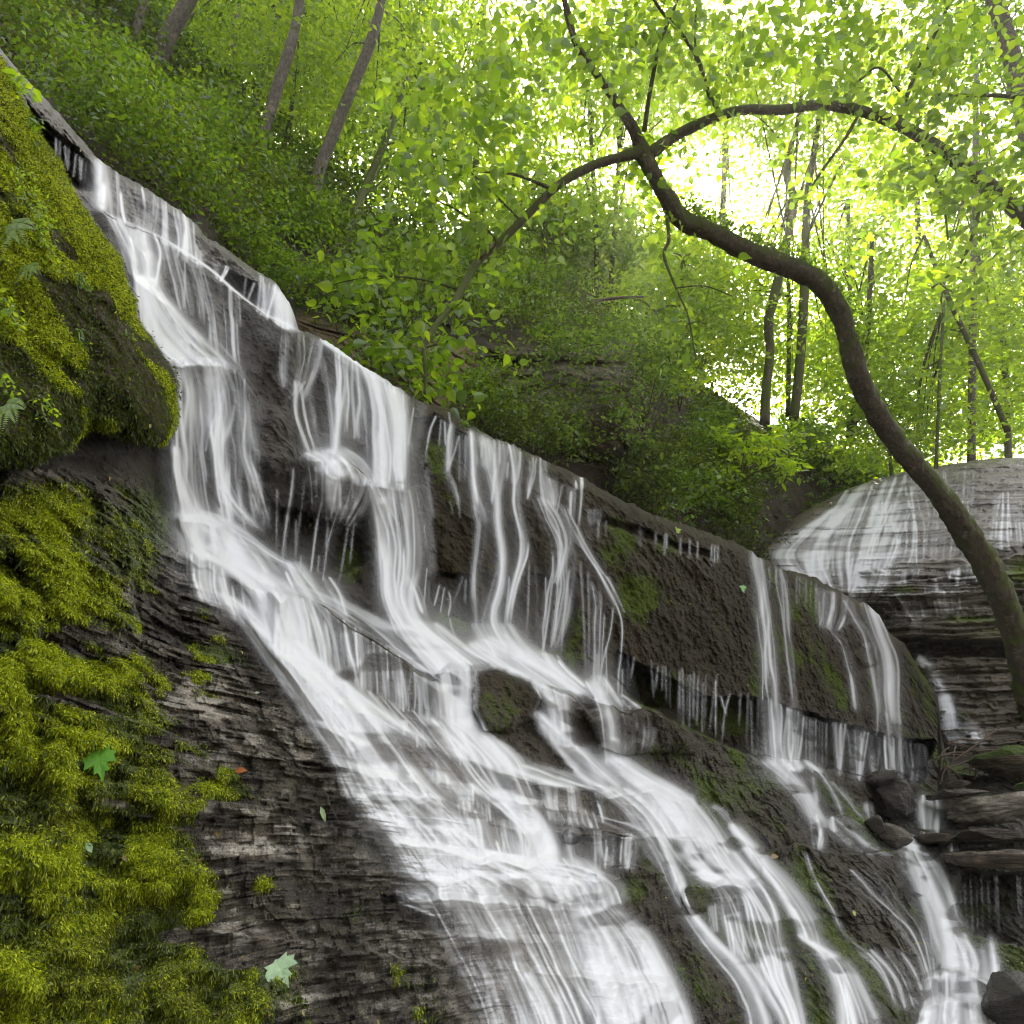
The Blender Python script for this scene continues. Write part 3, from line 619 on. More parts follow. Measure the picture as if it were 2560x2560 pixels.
# slides beneath them
S([(1170, 1610), (1220, 1655), (1330, 1705), (1380, 1760)], [(1230, 1590), (1330, 1625), (1420, 1690), (1490, 1735)], .86, .2)
S([(1180, 1560), (1200, 1600), (1230, 1640)], [(1290, 1560), (1320, 1610), (1360, 1640)], .5, .4)
S([(1345, 1630), (1365, 1660), (1390, 1690)], [(1400, 1640), (1430, 1680), (1470, 1715)], .5, .4)
S([(1340, 1700), (1365, 1750), (1375, 1800), (1380, 1850)], [(1432, 1745), (1430, 1790), (1432, 1830), (1440, 1870)], .62, .45)
S([(1460, 1705), (1482, 1740), (1500, 1800), (1505, 1850), (1508, 1900)], [(1500, 1700), (1530, 1750), (1543, 1800), (1547, 1850), (1553, 1905)], .88, .25)
S([(1547, 1740), (1570, 1765)], [(1556, 1738), (1600, 1768)], .5); S([(1480, 1690), (1520, 1740)], [(1510, 1690), (1560, 1765)], .5, .3)
S([(1550, 1770), (1560, 1830), (1562, 1880)], [(1650, 1775), (1650, 1830), (1640, 1870)], .10)
S([(1335, 1783), (1378, 1860), (1440, 1940), (1500, 1975)], [(1350, 1781), (1445, 1850), (1515, 1905), (1580, 1975)], .78, .35)
S([(1505, 1895), (1560, 1945), (1620, 1985)], [(1556, 1895), (1640, 1950), (1735, 1998)], .88, .3)
S([(1480, 1960), (1560, 2010), (1610, 2080)], [(1735, 1995), (1780, 2050), (1830, 2130)], .66, .5)
S([(1600, 1970), (1650, 2030), (1680, 2090)], [(1730, 1995), (1770, 2050), (1810, 2110)], .72, .4)
S([(1600, 2070), (1655, 2165), (1690, 2255), (1740, 2340), (1825, 2440), (1880, 2560), (1900, 2700)], [(1650, 2070), (1705, 2185), (1722, 2270), (1790, 2350), (1870, 2430), (1930, 2560), (1950, 2700)], .80, .35)
S([(1640, 2065), (1720, 2185), (1790, 2215), (1815, 2320), (1850, 2400), (1900, 2470), (1960, 2560), (1980, 2700)], [(1810, 2100), (1870, 2180), (1935, 2270), (1960, 2360), (1980, 2460), (2008, 2560), (2030, 2700)], .66, .5)
S([(1650, 2080), (1710, 2180), (1780, 2205)], [(1800, 2100), (1860, 2160), (1910, 2215)], .70, .3)
S([(1812, 2290), (1830, 2380)], [(1850, 2280), (1870, 2380)], .6); S([(1870, 2290), (1890, 2400), (1910, 2480)], [(1930, 2290), (1950, 2400), (1960, 2480)], .4)
S([(1765, 2260), (1775, 2320)], [(1812, 2260), (1812, 2320)], .22)
S([(1822, 2062), (1880, 2150), (1930, 2220), (1985, 2300), (2000, 2345)], [(1842, 2062), (1912, 2140), (1990, 2220), (2048, 2310), (2062, 2375)], .86, .3)
S([(2000, 2340), (2060, 2380), (2095, 2450), (2110, 2560), (2120, 2700)], [(2062, 2375), (2125, 2410), (2165, 2490), (2205, 2560), (2240, 2700)], .88, .3)
S([(1775, 2020), (1800, 2030), (1830, 2070)], [(1785, 2012), (1815, 2025), (1842, 2065)], .4)
# small ledge falls in the middle
S([(1484, 2078), (1486, 2160)], [(1592, 2088), (1586, 2164)], .42); strand([(1488, 2078), (1488, 2160)], 10, .6)
S([(1350, 1955), (1375, 2040)], [(1395, 1965), (1400, 2045)], .5); S([(1415, 1965), (1425, 2050)], [(1440, 1970), (1460, 2050)], .5)
S([(1290, 1940), (1300, 2000)], [(1370, 1960), (1380, 2010)], .26); S([(1380, 2000), (1400, 2050)], [(1480, 2030), (1490, 2060)], .3); S([(1480, 1980), (1500, 2045)], [(1510, 1985), (1515, 2045)], .3)
S([(1270, 1920), (1330, 1950), (1400, 1965)], [(1330, 1910), (1420, 1935), (1520, 1975)], .42, .4)
S([(1400, 2060), (1410, 2120), (1420, 2160)], [(1440, 2060), (1440, 2110), (1450, 2160)], .25); S([(1480, 2050), (1580, 2085), (1640, 2160)], [(1500, 2040), (1620, 2070), (1670, 2160)], .3)
# -- falls on the far right of the wall
S([(1878, 1374), (1884, 1450), (1896, 1560), (1904, 1700), (1908, 1745)], [(1902, 1388), (1916, 1470), (1930, 1580), (1942, 1700), (1950, 1765)], .60, .5)
S([(1906, 1738), (1910, 1820), (1914, 1905)], [(1975, 1770), (1975, 1830), (1978, 1905)], .48)
S([(1938, 1415), (1945, 1490), (1955, 1580), (1968, 1700), (1975, 1770)], [(1956, 1424), (1966, 1500), (1978, 1600), (1992, 1720), (1996, 1780)], .34)
strand([(1922, 1418), (1924, 1470)], 7, .3); strand([(1952, 1420), (1958, 1450)], 6, .5)
S([(1975, 1772), (1972, 1900)], [(2008, 1784), (2000, 1903)], .40); strand([(2008, 1790), (2004, 1850), (1996, 1903)], 7, .7)
for x, w in ((2016, 5), (2024, 4), (2032, 4), (2040, 3), (2048, 4), (2056, 3), (2066, 5), (2028, 3)): strand([(x, 1790+(x-2000)*.25), (x-1, 1910+(x-2000)*.2)], w*.8, .2+.35*RNG.random())
S([(2076, 1805), (2086, 1850), (2096, 1928)], [(2114, 1812), (2108, 1860), (2100, 1930)], .55); strand([(2113, 1812), (2106, 1870), (2100, 1930)], 5, .7)
S([(2118, 1815), (2128, 1860), (2132, 1940)], [(2172, 1830), (2162, 1880), (2152, 1942)], .5); strand([(2170, 1830), (2162, 1880), (2152, 1942)], 6, .6)
S([(2175, 1832), (2180, 1900), (2188, 1945)], [(2202, 1840), (2198, 1900), (2192, 1945)], .5); S([(2200, 1840), (2208, 1900), (2212, 1948)], [(2256, 1850), (2252, 1900), (2250, 1950)], .40)
for x in (1992, 2000, 2008, 2016, 2028, 2040): strand([(x, 1440+(x-1992)*.35), (x-1, 1500+(x-1992)*.5)], 3, .35)
S([(2045, 1470), (2050, 1520), (2052, 1560)], [(2132, 1495), (2124, 1540), (2106, 1568)], .38, .8); strand([(2060, 1478), (2056, 1540), (2050, 1558)], 6, .5); strand([(2082, 1490), (2076, 1550)], 5, .45)
S([(2055, 1565), (2095, 1610), (2120, 1680), (2130, 1760)], [(2085, 1565), (2120, 1610), (2140, 1680), (2150, 1780)], .26)
S([(2100, 1500), (2130, 1550), (2160, 1590), (2180, 1680), (2188, 1760), (2190, 1830)], [(2125, 1500), (2150, 1550), (2185, 1600), (2200, 1680), (2205, 1760), (2210, 1830)], .34)
S([(2162, 1504), (2178, 1560), (2190, 1600), (2206, 1650), (2214, 1720), (2222, 1800)], [(2192, 1530), (2214, 1570), (2222, 1600), (2240, 1640), (2246, 1720), (2254, 1800)], .80, .4)
S([(2210, 1780), (2222, 1850), (2232, 1945)], [(2246, 1780), (2258, 1850), (2262, 1948)], .42)
S([(2262, 1850), (2262, 1945)], [(2320, 1870), (2318, 1950)], .12)
S([(1900, 1902), (1960, 1955), (2015, 2020), (2028, 2060)], [(1945, 1895), (2000, 1955), (2035, 2010), (2060, 2060)], .78, .3)
S([(2028, 2030), (2028, 2080), (2035, 2115)], [(2050, 2040), (2058, 2080), (2052, 2115)], .66); S([(2050, 2040), (2060, 2060)], [(2085, 2045), (2090, 2070)], .5)
S([(1950, 1900), (1960, 1915)], [(2020, 1902), (2050, 1925)], .6, .3); S([(2020, 1905), (2060, 1950), (2085, 2000), (2098, 2035)], [(2045, 1912), (2075, 1950), (2092, 1985), (2105, 2030)], .40); S([(2020, 1940), (2032, 2000)], [(2040, 1945), (2050, 2000)], .35)
S([(2078, 1955), (2110, 1990), (2130, 2020), (2150, 2040)], [(2086, 1955), (2118, 1985), (2140, 2020), (2156, 2040)], .34); S([(2160, 2010), (2168, 2040)], [(2178, 2010), (2182, 2045)], .5)
S([(2060, 2050), (2100, 2110), (2180, 2140)], [(2120, 2040), (2200, 2090), (2260, 2130)], .26, .5, part=.6)
S([(2010, 2130), (2035, 2210), (2085, 2290), (2105, 2345), (2180, 2400), (2230, 2500)], [(2020, 2130), (2044, 2210), (2098, 2290), (2125, 2345), (2200, 2390), (2250, 2500)], .30)
S([(2080, 2180), (2180, 2260), (2260, 2340), (2310, 2420), (2330, 2560)], [(2190, 2160), (2260, 2240), (2320, 2330), (2330, 2400), (2350, 2520)], .17, .8, part=.7)
S([(2130, 2370), (2200, 2430), (2240, 2520)], [(2260, 2380), (2300, 2450), (2320, 2540)], .20, .8, part=.6)
# right stream
S([(2300, 1988), (2302, 2075)], [(2352, 2000), (2356, 2078)], .75, .4)
S([(2262, 2095), (2246, 2120), (2256, 2180), (2300, 2270), (2332, 2360), (2348, 2450)], [(2285, 2090), (2300, 2120), (2335, 2170), (2365, 2250), (2395, 2330), (2410, 2440)], .90, .2)
S([(2300, 2130), (2345, 2200), (2380, 2280)], [(2340, 2150), (2368, 2190), (2405, 2300)], .5, .3)
S([(2385, 2335), (2395, 2390), (2400, 2440)], [(2482, 2345), (2490, 2390), (2492, 2440)], .58, .3)
S([(2350, 2340), (2380, 2400), (2400, 2440)], [(2420, 2335), (2450, 2400), (2440, 2440)], .6, .3)
S([(2335, 2430), (2325, 2500), (2310, 2560), (2300, 2700)], [(2440, 2430), (2460, 2500), (2475, 2560), (2480, 2700)], .86, .2)
S([(2400, 2430), (2470, 2465), (2530, 2480)], [(2440, 2425), (2500, 2460), (2540, 2478)], .6, .3); S([(2440, 2500), (2480, 2500), (2530, 2480)], [(2450, 2530), (2490, 2510), (2540, 2485)], .6, .3)
S([(2310, 2500), (2290, 2560), (2280, 2700)], [(2460, 2490), (2480, 2560), (2500, 2700)], .7, .3)
for x, a, b in ((2398, 2190, 2320), (2410, 2190, 2325), (2440, 2185, 2330), (2452, 2185, 2335), (2486, 2190, 2335), (2492, 2190, 2330), (2544, 2190, 2320), (2550, 2190, 2300), (2470, 2200, 2330), (2425, 2190, 2320)): strand([(x, a), (x+6, b)], 5, .22)
S([(2365, 2080), (2370, 2124)], [(2395, 2082), (2392, 2124)], .4); strand([(2398, 2080), (2396, 2122)], 6, .55); S([(2460, 2078), (2462, 2118)], [(2480, 2078), (2478, 2118)], .2)
S([(2290, 1648), (2330, 1700), (2345, 1760), (2352, 1850)], [(2302, 1650), (2352, 1690), (2385, 1760), (2398, 1840)], .0001)
ACC_MAIN = blur(acc, .58) + blur(broad, 2.0)*.85 + blur(body, 4.5)*.9 + blur(acc+broad+body, 10.)*.12
_yy, _xx = np.mgrid[0:BW, 0:BW]; _xx = _xx/BS-OFF; _yy = _yy/BS-OFF
for mx, my, mr, ma in ((835, 1135, 60, .35), (960, 1215, 60, .5), (1140, 1690, 70, .5), (1080, 1590, 80, .45), (1240, 1625, 90, .5), (1495, 1720, 55, .35), (500, 1365, 80, .4), (715, 1450, 60, .45), (800, 1520, 70, .25), (1370, 2165, 90, .6), (1930, 1905, 45, .3),
                       (2400, 2440, 60, .5), (690, 820, 40, .2), (1135, 1810, 60, .4), (1540, 1905, 50, .35), (1650, 2060, 60, .3), (480, 1290, 50, .4), (560, 920, 60, .25), (1180, 2150, 120, .3), (360, 700, 30, .3), (250, 520, 40, .2), (1000, 2060, 90, .2), (2360, 2540, 60, .4)):
    ACC_MAIN += (.5*ma*np.exp(-((_xx-mx)**2+(_yy-my)**2)/mr**2)).astype(np.float32)
def sample(buf, px, py):
    x = (px+OFF)*BS; y = (py+OFF)*BS
    x0 = np.clip(np.floor(x).astype(int), 0, BW-2); y0 = np.clip(np.floor(y).astype(int), 0, BW-2)
    fx = np.clip(x-x0, 0, 1); fy = np.clip(y-y0, 0, 1)
    return buf[y0, x0]*(1-fx)*(1-fy)+buf[y0, x0+1]*fx*(1-fy)+buf[y0+1, x0]*(1-fx)*fy+buf[y0+1, x0+1]*fx*fy
tau = sample(ACC_MAIN, GX, GY); tausoft = sample(blur(ACC_MAIN, 7.), GX, GY)
ALPHA = 1-np.exp(-1.12*tau)
ALPHA *= (1-inA)
q_ = P(GX, GY, np.exp(LW)); lay = vnoise(q_[..., 0]*1.8, q_[..., 1]*1.8, q_[..., 2]*9+1.5*fbm(q_[..., 0]*2, q_[..., 1]*2, octv=2))*.65+.35*vnoise(q_[..., 0]*6, q_[..., 1]*6, q_[..., 2]*24)
ALPHA *= 1-.62*sstep(.56, .70, lay)*sstep(1480, 1640, GY-.25*np.maximum(0, GX-1000))*(1-.5*sstep(1.2, 2.4, tau))
ALPHA *= 1-.95*sstep(-4, 10, poly_sd(GX, GY, [(1188, 1672), (1240, 1668), (1330, 1702), (1350, 1745), (1328, 1795), (1385, 1875), (1430, 1925), (1300, 1890), (1215, 1835), (1190, 1770)])+10*fbm(GX*.03, GY*.03, octv=3))
ALPHA *= 1-.93*sstep(1.1, .7, ((GX-1738)/30)**2+((GY-2248)/40)**2+1.2*fbm(GX*.05, GY*.05, octv=3))*(tau < 1.6)

# ------------------------------------------------------------------ rock surface
DW = np.exp(LW); PW = P(GX, GY, DW)
D0 = np.exp(LR); P0 = P(GX, GY, D0)
wet = np.clip(tausoft*1.2, 0, 1)
LM = [(330, 1150), (345, 1300), (455, 1440), (500, 1530), (700, 1800), (870, 1950), (1050, 2200), (1250, 2560), (1250, 2900)]
_lx = np.interp(GY, [p[1] for p in LM], [p[0] for p in LM])
slate = sstep(-60, 60, _lx-GX+30)*sstep(1120, 1300, GY)
lowst = sstep(1650, 2000, GY)*(1-slate)*.6*(1-.0*GX)
lowst = np.maximum(lowst, .8*sstep(2250, 2350, GX)*sstep(1850, 1950, GY))
tufa = np.clip(1-slate-lowst, 0, 1)
STR = strata(P0, T=(.17, .07, .028, .012), W=(.30, .30, .24, .16), lat=5.0)
R1 = fbm(P0[..., 0]*3.5, P0[..., 1]*3.5, P0[..., 2]*3.5, octv=5, gain=.55)
R2 = fbm(P0[..., 0]*18, P0[..., 1]*18, P0[..., 2]*18, octv=4, gain=.6)
ridg = 1-np.abs(fbm(P0[..., 0]*6+5, P0[..., 1]*6, P0[..., 2]*6, octv=3))*2
R3 = fbm(P0[..., 0]*55, P0[..., 1]*55, P0[..., 2]*55, octv=3, gain=.7)
STL = strata(P0+3.1, T=(.30, .10, .035), W=(.4, .35, .25), lat=1.1)
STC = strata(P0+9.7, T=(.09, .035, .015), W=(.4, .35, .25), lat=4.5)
disp = slate*(.15*STR + .06*R1+.010*R3-.05*sstep(.35, .7, fbm(P0[..., 0]*4, P0[..., 1]*4, P0[..., 2]*22, octv=3))) + lowst*(.05*STL + .09*R1 + .030*R2+.010*R3) + tufa*(1-inA)*(.06*R1 + .034*R2+.012*R3) + inA*(.10*R1+.05*ridg+.035*R2+.012*R3)
disp *= np.where(slate > .5, 1-.45*wet, 1-.62*wet)
topfade = sstep(0, 30, GY-cy[None, :])*.8+.2
disp *= topfade
scaleD = np.clip(D0/3.5, .7, 1.6)
DR = D0 - disp*scaleD
PR = P(GX, GY, DR)
# colours (dry albedo of each stone, plus painted glints and dark gaps on slate)
def blend(c, w, col): return c*(1-w[..., None]) + np.array(col)[None, None]*w[..., None]
def gauss(cx, cy_, rx, ry): return np.exp(-((GX-cx)/rx)**2-((GY-cy_)/ry)**2)
C = np.zeros((NY, NX, 3)) + np.array([.035, .026, .011])
greyL = 1-sstep(650, 1050, GX+.3*(GY-1000)*0) 
C = blend(C, np.clip(greyL, 0, 1), (.062, .054, .046))
C = blend(C, slate, (.15, .128, .10)); C = blend(C, slate*sstep(0, .4, fbm(P0[..., 0]*2, P0[..., 1]*2, P0[..., 2]*5+40, octv=4))*.7, (.075, .07, .03))
C = blend(C, sstep(.05, .4, STC)*slate*.85, (.52, .49, .44)); C = blend(C, sstep(-.05, -.45, STC)*slate*.85, (.03, .023, .018))  # pale layers paint wet glints, near-black ones paint the shade of gaps
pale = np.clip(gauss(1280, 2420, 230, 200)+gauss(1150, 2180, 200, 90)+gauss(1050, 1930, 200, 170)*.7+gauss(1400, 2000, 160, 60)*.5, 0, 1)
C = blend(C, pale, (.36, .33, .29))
C = blend(C, sstep(1450, 1700, GX)*sstep(1650, 1900, GY)*.6, (.031, .025, .012))
C = blend(C, inA, (.055, .038, .024))
var = (1+.5*fbm(P0[..., 0]*2.2, P0[..., 1]*2.2, P0[..., 2]*2.2+7, octv=3))
C *= var[..., None]
# moss
nz = fbm(P0[..., 0]*2.6, P0[..., 1]*2.6, P0[..., 2]*4+3, octv=4)
mb = np.interp(GY, [1150, 1300, 1450, 1600, 1800, 1950, 2150, 2300, 2450, 2560, 2800], [340, 330, 300, 330, 430, 430, 500, 560, 640, 700, 760])
mossL = sstep(-90, 130, mb-GX+190*nz)*sstep(1120, 1200, GY)*(slate+sstep(0, 1, slate)*0)
mossL = np.maximum(mossL, .9*sstep(.15, .6, fbm(P0[..., 0]*5, P0[..., 1]*5, P0[..., 2]*9, octv=4)+.25-(GX-mb)/900.)*slate*(GX > mb-50))
band = fbm(P0[..., 0]*1.6, P0[..., 1]*1.6, P0[..., 2]*8+11, octv=4)
mossL *= 1-sstep(.05, .25, band+.0009*(GX-mb)+.06)*.97
small = sstep(.22, .34, fbm(P0[..., 0]*4, P0[..., 1]*4, P0[..., 2]*12+5, octv=4))*slate*sstep(650, 100, GX-mb)
mossL = np.maximum(mossL, small*.85)
mossL *= 1-.6*sstep(.45, .8, STR)
mossA = inA*sstep(-.05, .30, nz*1.3+ridg*.25-.22+.35*sstep(1000, 300, GY)+.35*sstep(120, 10, SA))
mossB = 0
for g, a in ((gauss(1545, 1350, 60, 90), .6), (gauss(1610, 1500, 90, 80), .75), (gauss(1500, 1650, 90, 70), .5), (gauss(1100, 1150, 45, 90), .75), (gauss(1130, 1230, 60, 90), .5), (gauss(1130, 1560, 60, 70), .75), (gauss(1440, 1600, 50, 90), .8),
             (gauss(1640, 1730, 120, 70), .7), (gauss(1790, 1800, 150, 60), .75), (gauss(2030, 1500, 30, 80), .95), (gauss(1680, 1870, 90, 70), .55), (gauss(1850, 1990, 120, 110), .5), (gauss(1980, 1860, 150, 50), .6), (gauss(870, 1390, 40, 70), .85), (gauss(790, 1340, 40, 60), .5),
             (gauss(1560, 2220, 80, 50), .6), (gauss(1750, 2430, 80, 120), .5), (gauss(2000, 2200, 100, 80), .45), (gauss(2230, 2300, 90, 100), .4), (gauss(2150, 2420, 150, 80), .35), (gauss(360, 1280, 90, 120), .75), (gauss(820, 1050, 60, 60), .5), (gauss(2300, 1700, 40, 60), .6),
             (gauss(1250, 1400, 60, 120), .35), (gauss(700, 1300, 30, 60), .5), (gauss(1900, 1600, 200, 200), .30), (gauss(1750, 2080, 200, 120), .40), (gauss(1650, 1380, 90, 60), .45), (gauss(500, 2560, 160, 60), .5), (gauss(900, 2290, 70, 50), .5)):
    mossB = np.maximum(mossB, g*min(1, a*1.15))
mossB = np.maximum(mossB, .62*sstep(-.05, .35, fbm(P0[..., 0]*1.3, P0[..., 1]*1.3, P0[..., 2]*1.3+17, octv=4))*sstep(1000, 1400, GX)*(1-slate))
MO = np.clip(np.maximum(np.maximum(mossL, mossA*.95), mossB*(.85+1.1*nz)), 0, 1)*(1-.8*np.clip(ALPHA*1.6, 0, 1))
# ledge top running back from the crest
cush = np.clip(mossL-.3, 0, 1)*slate
lump = fbm(P0[..., 0]*7, P0[..., 1]*7, P0[..., 2]*11, octv=3)
DR = DR - cush*(.03+.10*lump)
PR = P(GX, GY, DR)
nb = 10
back = []
for j in range(nb, 0, -1):
    q = PR[0] + np.stack([-.707*np.ones(NX), .707*np.ones(NX), np.zeros(NX)], -1)*(.05*j+.012*j*j)
    q[:, 2] += -.012*j + .02*fbm(q[:, 0]*5, q[:, 1]*5, octv=3)
    back.append(q)
VV = np.concatenate([np.array(back), PR], 0)
def padrow(a): return np.concatenate([np.repeat(a[:1], nb, 0), a], 0)
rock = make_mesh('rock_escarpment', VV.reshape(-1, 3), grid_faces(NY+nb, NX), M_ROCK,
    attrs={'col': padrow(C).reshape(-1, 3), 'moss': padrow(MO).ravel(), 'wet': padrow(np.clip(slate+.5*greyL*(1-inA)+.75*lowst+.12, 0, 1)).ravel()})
tag(rock, 'long wet dark rock escarpment carrying the stepped cascade, mossy slate on its left', 'rock', kind='structure')
# water sheet over it
thick = .018 + .045*np.clip(tausoft, 0, 1.3)
DWs = np.minimum(DW, D0 + .02) if False else DW
bump_w = .018*fbm(GX*.03, GY*.008, octv=3)*np.clip(tausoft, 0, 1)
ww = DWs - disp*scaleD*.35 - thick*scaleD - bump_w*scaleD
ww = ww - .0035*np.minimum(sample(blur(ACC_MAIN, 1.2), GX, GY), 3)*scaleD
PWm = P(GX, GY, ww)
keepw = ((ALPHA[:-1, :-1]+ALPHA[1:, 1:]+ALPHA[1:, :-1]+ALPHA[:-1, 1:]) > .05)
fw = grid_faces(NY, NX, keepw)
Vw, Fw, Aw = compact(PWm.reshape(-1, 3), fw, {'dens': ALPHA.ravel().astype(np.float32)})
tag(make_mesh('water', Vw, Fw, M_WATER, attrs=Aw), 'white silky water sliding and falling down the stepped rock', 'water', kind='structure')

# ------------------------------------------------------------------ moss fronds on the near bank
def fronds(name, n, wmask, size, mat, label, down=.5, normal_amt=.7):
    w = (wmask*DR**-.0).ravel(); w = w/w.sum()
    idx = RNG.choice(len(w), n, p=w)
    base = PR.reshape(-1, 3)[idx]
    # surface normals
    du = np.gradient(PR, axis=1); dv = np.gradient(PR, axis=0); nn = np.cross(dv, du); nn /= np.linalg.norm(nn, axis=-1, keepdims=True)+1e-9
    nrm = nn.reshape(-1, 3)[idx]; cam = np.array([0, 0, CAMZ]); flip = np.sign(((cam-base)*nrm).sum(-1)); nrm *= flip[:, None]
    base = base + RNG.normal(0, .004, base.shape)
    dirv = nrm*normal_amt + RNG.normal(0, .55, base.shape) + np.array([0, 0, -down]); dirv /= np.linalg.norm(dirv, axis=-1, keepdims=True)
    side = np.cross(dirv, RNG.normal(0, 1, base.shape)); side /= np.linalg.norm(side, axis=-1, keepdims=True)
    L = size*(.4+RNG.random(n)**2*1.3)[:, None]; W = L*.17
    droop = np.array([0, 0, -1])[None]*L*.35
    v0 = base - side*W*.5; v1 = base+side*W*.5; m1 = base+dirv*L*.6+side*W+droop*.2; m0 = base+dirv*L*.6-side*W+droop*.2; tip = base+dirv*L+droop
    V = np.stack([v0, v1, m1, tip, m0], 1).reshape(-1, 3)
    Fc = (np.arange(n)[:, None]*5+np.array([[0, 1, 2, 3, 4]]))
    o = make_mesh(name, V, Fc, mat, smooth=False)
    return tag(o, label, 'moss', kind='stuff')
wL = np.where(GY < 2650, np.clip(mossL-.35, 0, 1)*slate, 0)*(GX > -120)
gap = sstep(-.30, .02, lump+.5*fbm(P0[..., 0]*16, P0[..., 1]*16, P0[..., 2]*22, octv=2))
tone = sstep(-.15, .2, fbm(P0[..., 0]*2.3+4, P0[..., 1]*2.3, P0[..., 2]*5, octv=3)+.5*lump)
fronds('moss', 130000, wL*(1-tone*.75)*(.3+.7*gap), .007, M_MOSSO, 'olive and brownish moss fronds between the bright cushions of the near bank, darkened to paint their shade')
fronds('moss', 390000, wL*gap*(.12+tone), .0068, M_MOSS, 'bright yellow-green moss fronds covering the near slate bank')
wA = np.clip(mossA-.45, 0, 1)*(GX > -120)
fronds('moss', 160000, wA, .0078, M_MOSS, 'drooping green moss over the overhanging boulder', down=.8)
wD = (inA*.5+np.clip(MO-.3, 0, 1)*(1-slate)*.8*(1-inA) + slate*np.clip(MO-.1, 0, .5)*.25)*(GX > -120)
fronds('moss', 120000, wD, .011, M_MOSSD, 'short dark moss on the wet rock between the falls', down=.7)

wl_ = (ALPHA < .12)*(GY < 2620)*(GX > -60)*(GX < 2620)*(.25+sstep(1400, 1900, GX)+.8*sstep(.1, .4, fbm(P0[..., 0]*2, P0[..., 1]*2, P0[..., 2]*2+31, octv=3)))
ix_ = RNG.choice(wl_.size, 900, p=(wl_/wl_.sum()).ravel()); LIT = PR.reshape(-1, 3)[ix_]; LIT = LIT+(np.array([0, 0, CAMZ])-LIT)*.004
# ------------------------------------------------------------------ right back slide
def sheet(name, xs, topl, bot, ctrl, nx, ny, dispf, colf, mat, backdir=(0, 1, 0), backlen=1.0, mossf=None, **kw):
    fit = tps_fit(np.array([(x, y, math.log(d)) for x, y, d in ctrl]))
    gx_ = np.linspace(xs[0], xs[1], nx); ty = line_y(gx_, topl)+3*fbm(gx_*.03, gx_*0, octv=3)
    X = np.broadcast_to(gx_, (ny, nx)).copy(); Y = ty[None]+np.linspace(0, 1, ny)[:, None]*(bot-ty[None])
    L = tps_eval(fit, X, Y)
    L += .03*np.exp(-(Y-ty[None])/25.)
    D = np.exp(L); q = P(X, Y, D); dd = dispf(X, Y, q); D2 = D-dd; q = P(X, Y, D2)
    bk = [q[0]+np.array(backdir)*(backlen*(j/6.)**1.3)+np.array([0, 0, 0.01*j]) for j in range(6, 0, -1)]
    V = np.concatenate([np.array(bk), q], 0)
    pad = lambda a: np.concatenate([np.repeat(a[:1], 6, 0), a], 0)
    c = colf(X, Y, q); m = mossf(X, Y, q) if mossf else np.zeros_like(X)
    o = make_mesh(name, V.reshape(-1, 3), grid_faces(ny+6, nx), mat, attrs={'col': pad(c).reshape(-1, 3), 'moss': pad(m).ravel(), 'wet': np.full(V.shape[0]*V.shape[1], .8)})
    return o, X, Y, D, D2
CTOP = [(1700, 1400), (1850, 1378), (1885, 1360), (1960, 1310), (2030, 1268), (2100, 1232), (2180, 1200), (2260, 1180), (2340, 1165), (2440, 1150), (2560, 1142), (2760, 1130), (2900, 1120)]
CC = [(1850, 1380, 12.6), (2100, 1240, 14.2), (2340, 1170, 14.5), (2560, 1145, 14.5), (2850, 1130, 14.5), (1950, 1440, 12.0), (2200, 1420, 12.2), (2450, 1380, 12.2), (2800, 1380, 12.4), (2250, 1560, 11.9), (2500, 1560, 11.8), (2300, 1700, 11.8), (2500, 1700, 11.6), (2400, 1850, 11.0), (2600, 1850, 10.8), (2850, 1800, 11), (2100, 1700, 12), (2100, 2000, 11.6), (2500, 2000, 10.8), (2850, 2050, 10.8)]
CLIPS = [([(2150, 1425), (2250, 1405), (2400, 1395), (2440, 1415), (2560, 1380), (2900, 1330)], -.022, 60), ([(2180, 1462), (2330, 1445), (2460, 1440), (2560, 1430), (2900, 1400)], -.02, 50), ([(2190, 1490), (2350, 1480), (2560, 1470), (2900, 1460)], -.015, 60),
         ([(2210, 1530), (2400, 1520), (2560, 1515), (2900, 1500)], -.02, 60), ([(2240, 1560), (2500, 1545), (2900, 1540)], -.02, 70), ([(2480, 1370), (2560, 1352), (2900, 1300)], -.02, 40)]
CCAV = [([(2225, 1592), (2350, 1600), (2520, 1602), (2700, 1590), (2900, 1580), (2900, 1640), (2520, 1645), (2400, 1640), (2290, 1648), (2240, 1620)], .11, 8)]
def cdisp(X, Y, q):
    L = np.zeros_like(X)
    for ln, dk, dn in CLIPS:
        ln = np.array(ln, float); ly = line_y(X, ln)+4*fbm(X*.03, X*0+dn, octv=3); tt = Y-ly
        L += dk*sstep(ln[0, 0]-20, ln[0, 0]+40, X)*sstep(-2, 3, tt)*np.exp(-np.maximum(tt, 0)/dn)
    for pl, dk, sf in CCAV:
        L += dk*sstep(-2, sf, poly_sd(X, Y, pl)+5*fbm(X*.03, Y*.03, octv=3))
    lowm = sstep(1380, 1480, Y)
    s = strata(q, T=(.22, .09, .04), lat=.8)
    return -12*L + s*(.09+.17*lowm) + .06*fbm(q[..., 0]*1.5, q[..., 1]*1.5, q[..., 2]*1.5, octv=4)*(1+lowm)
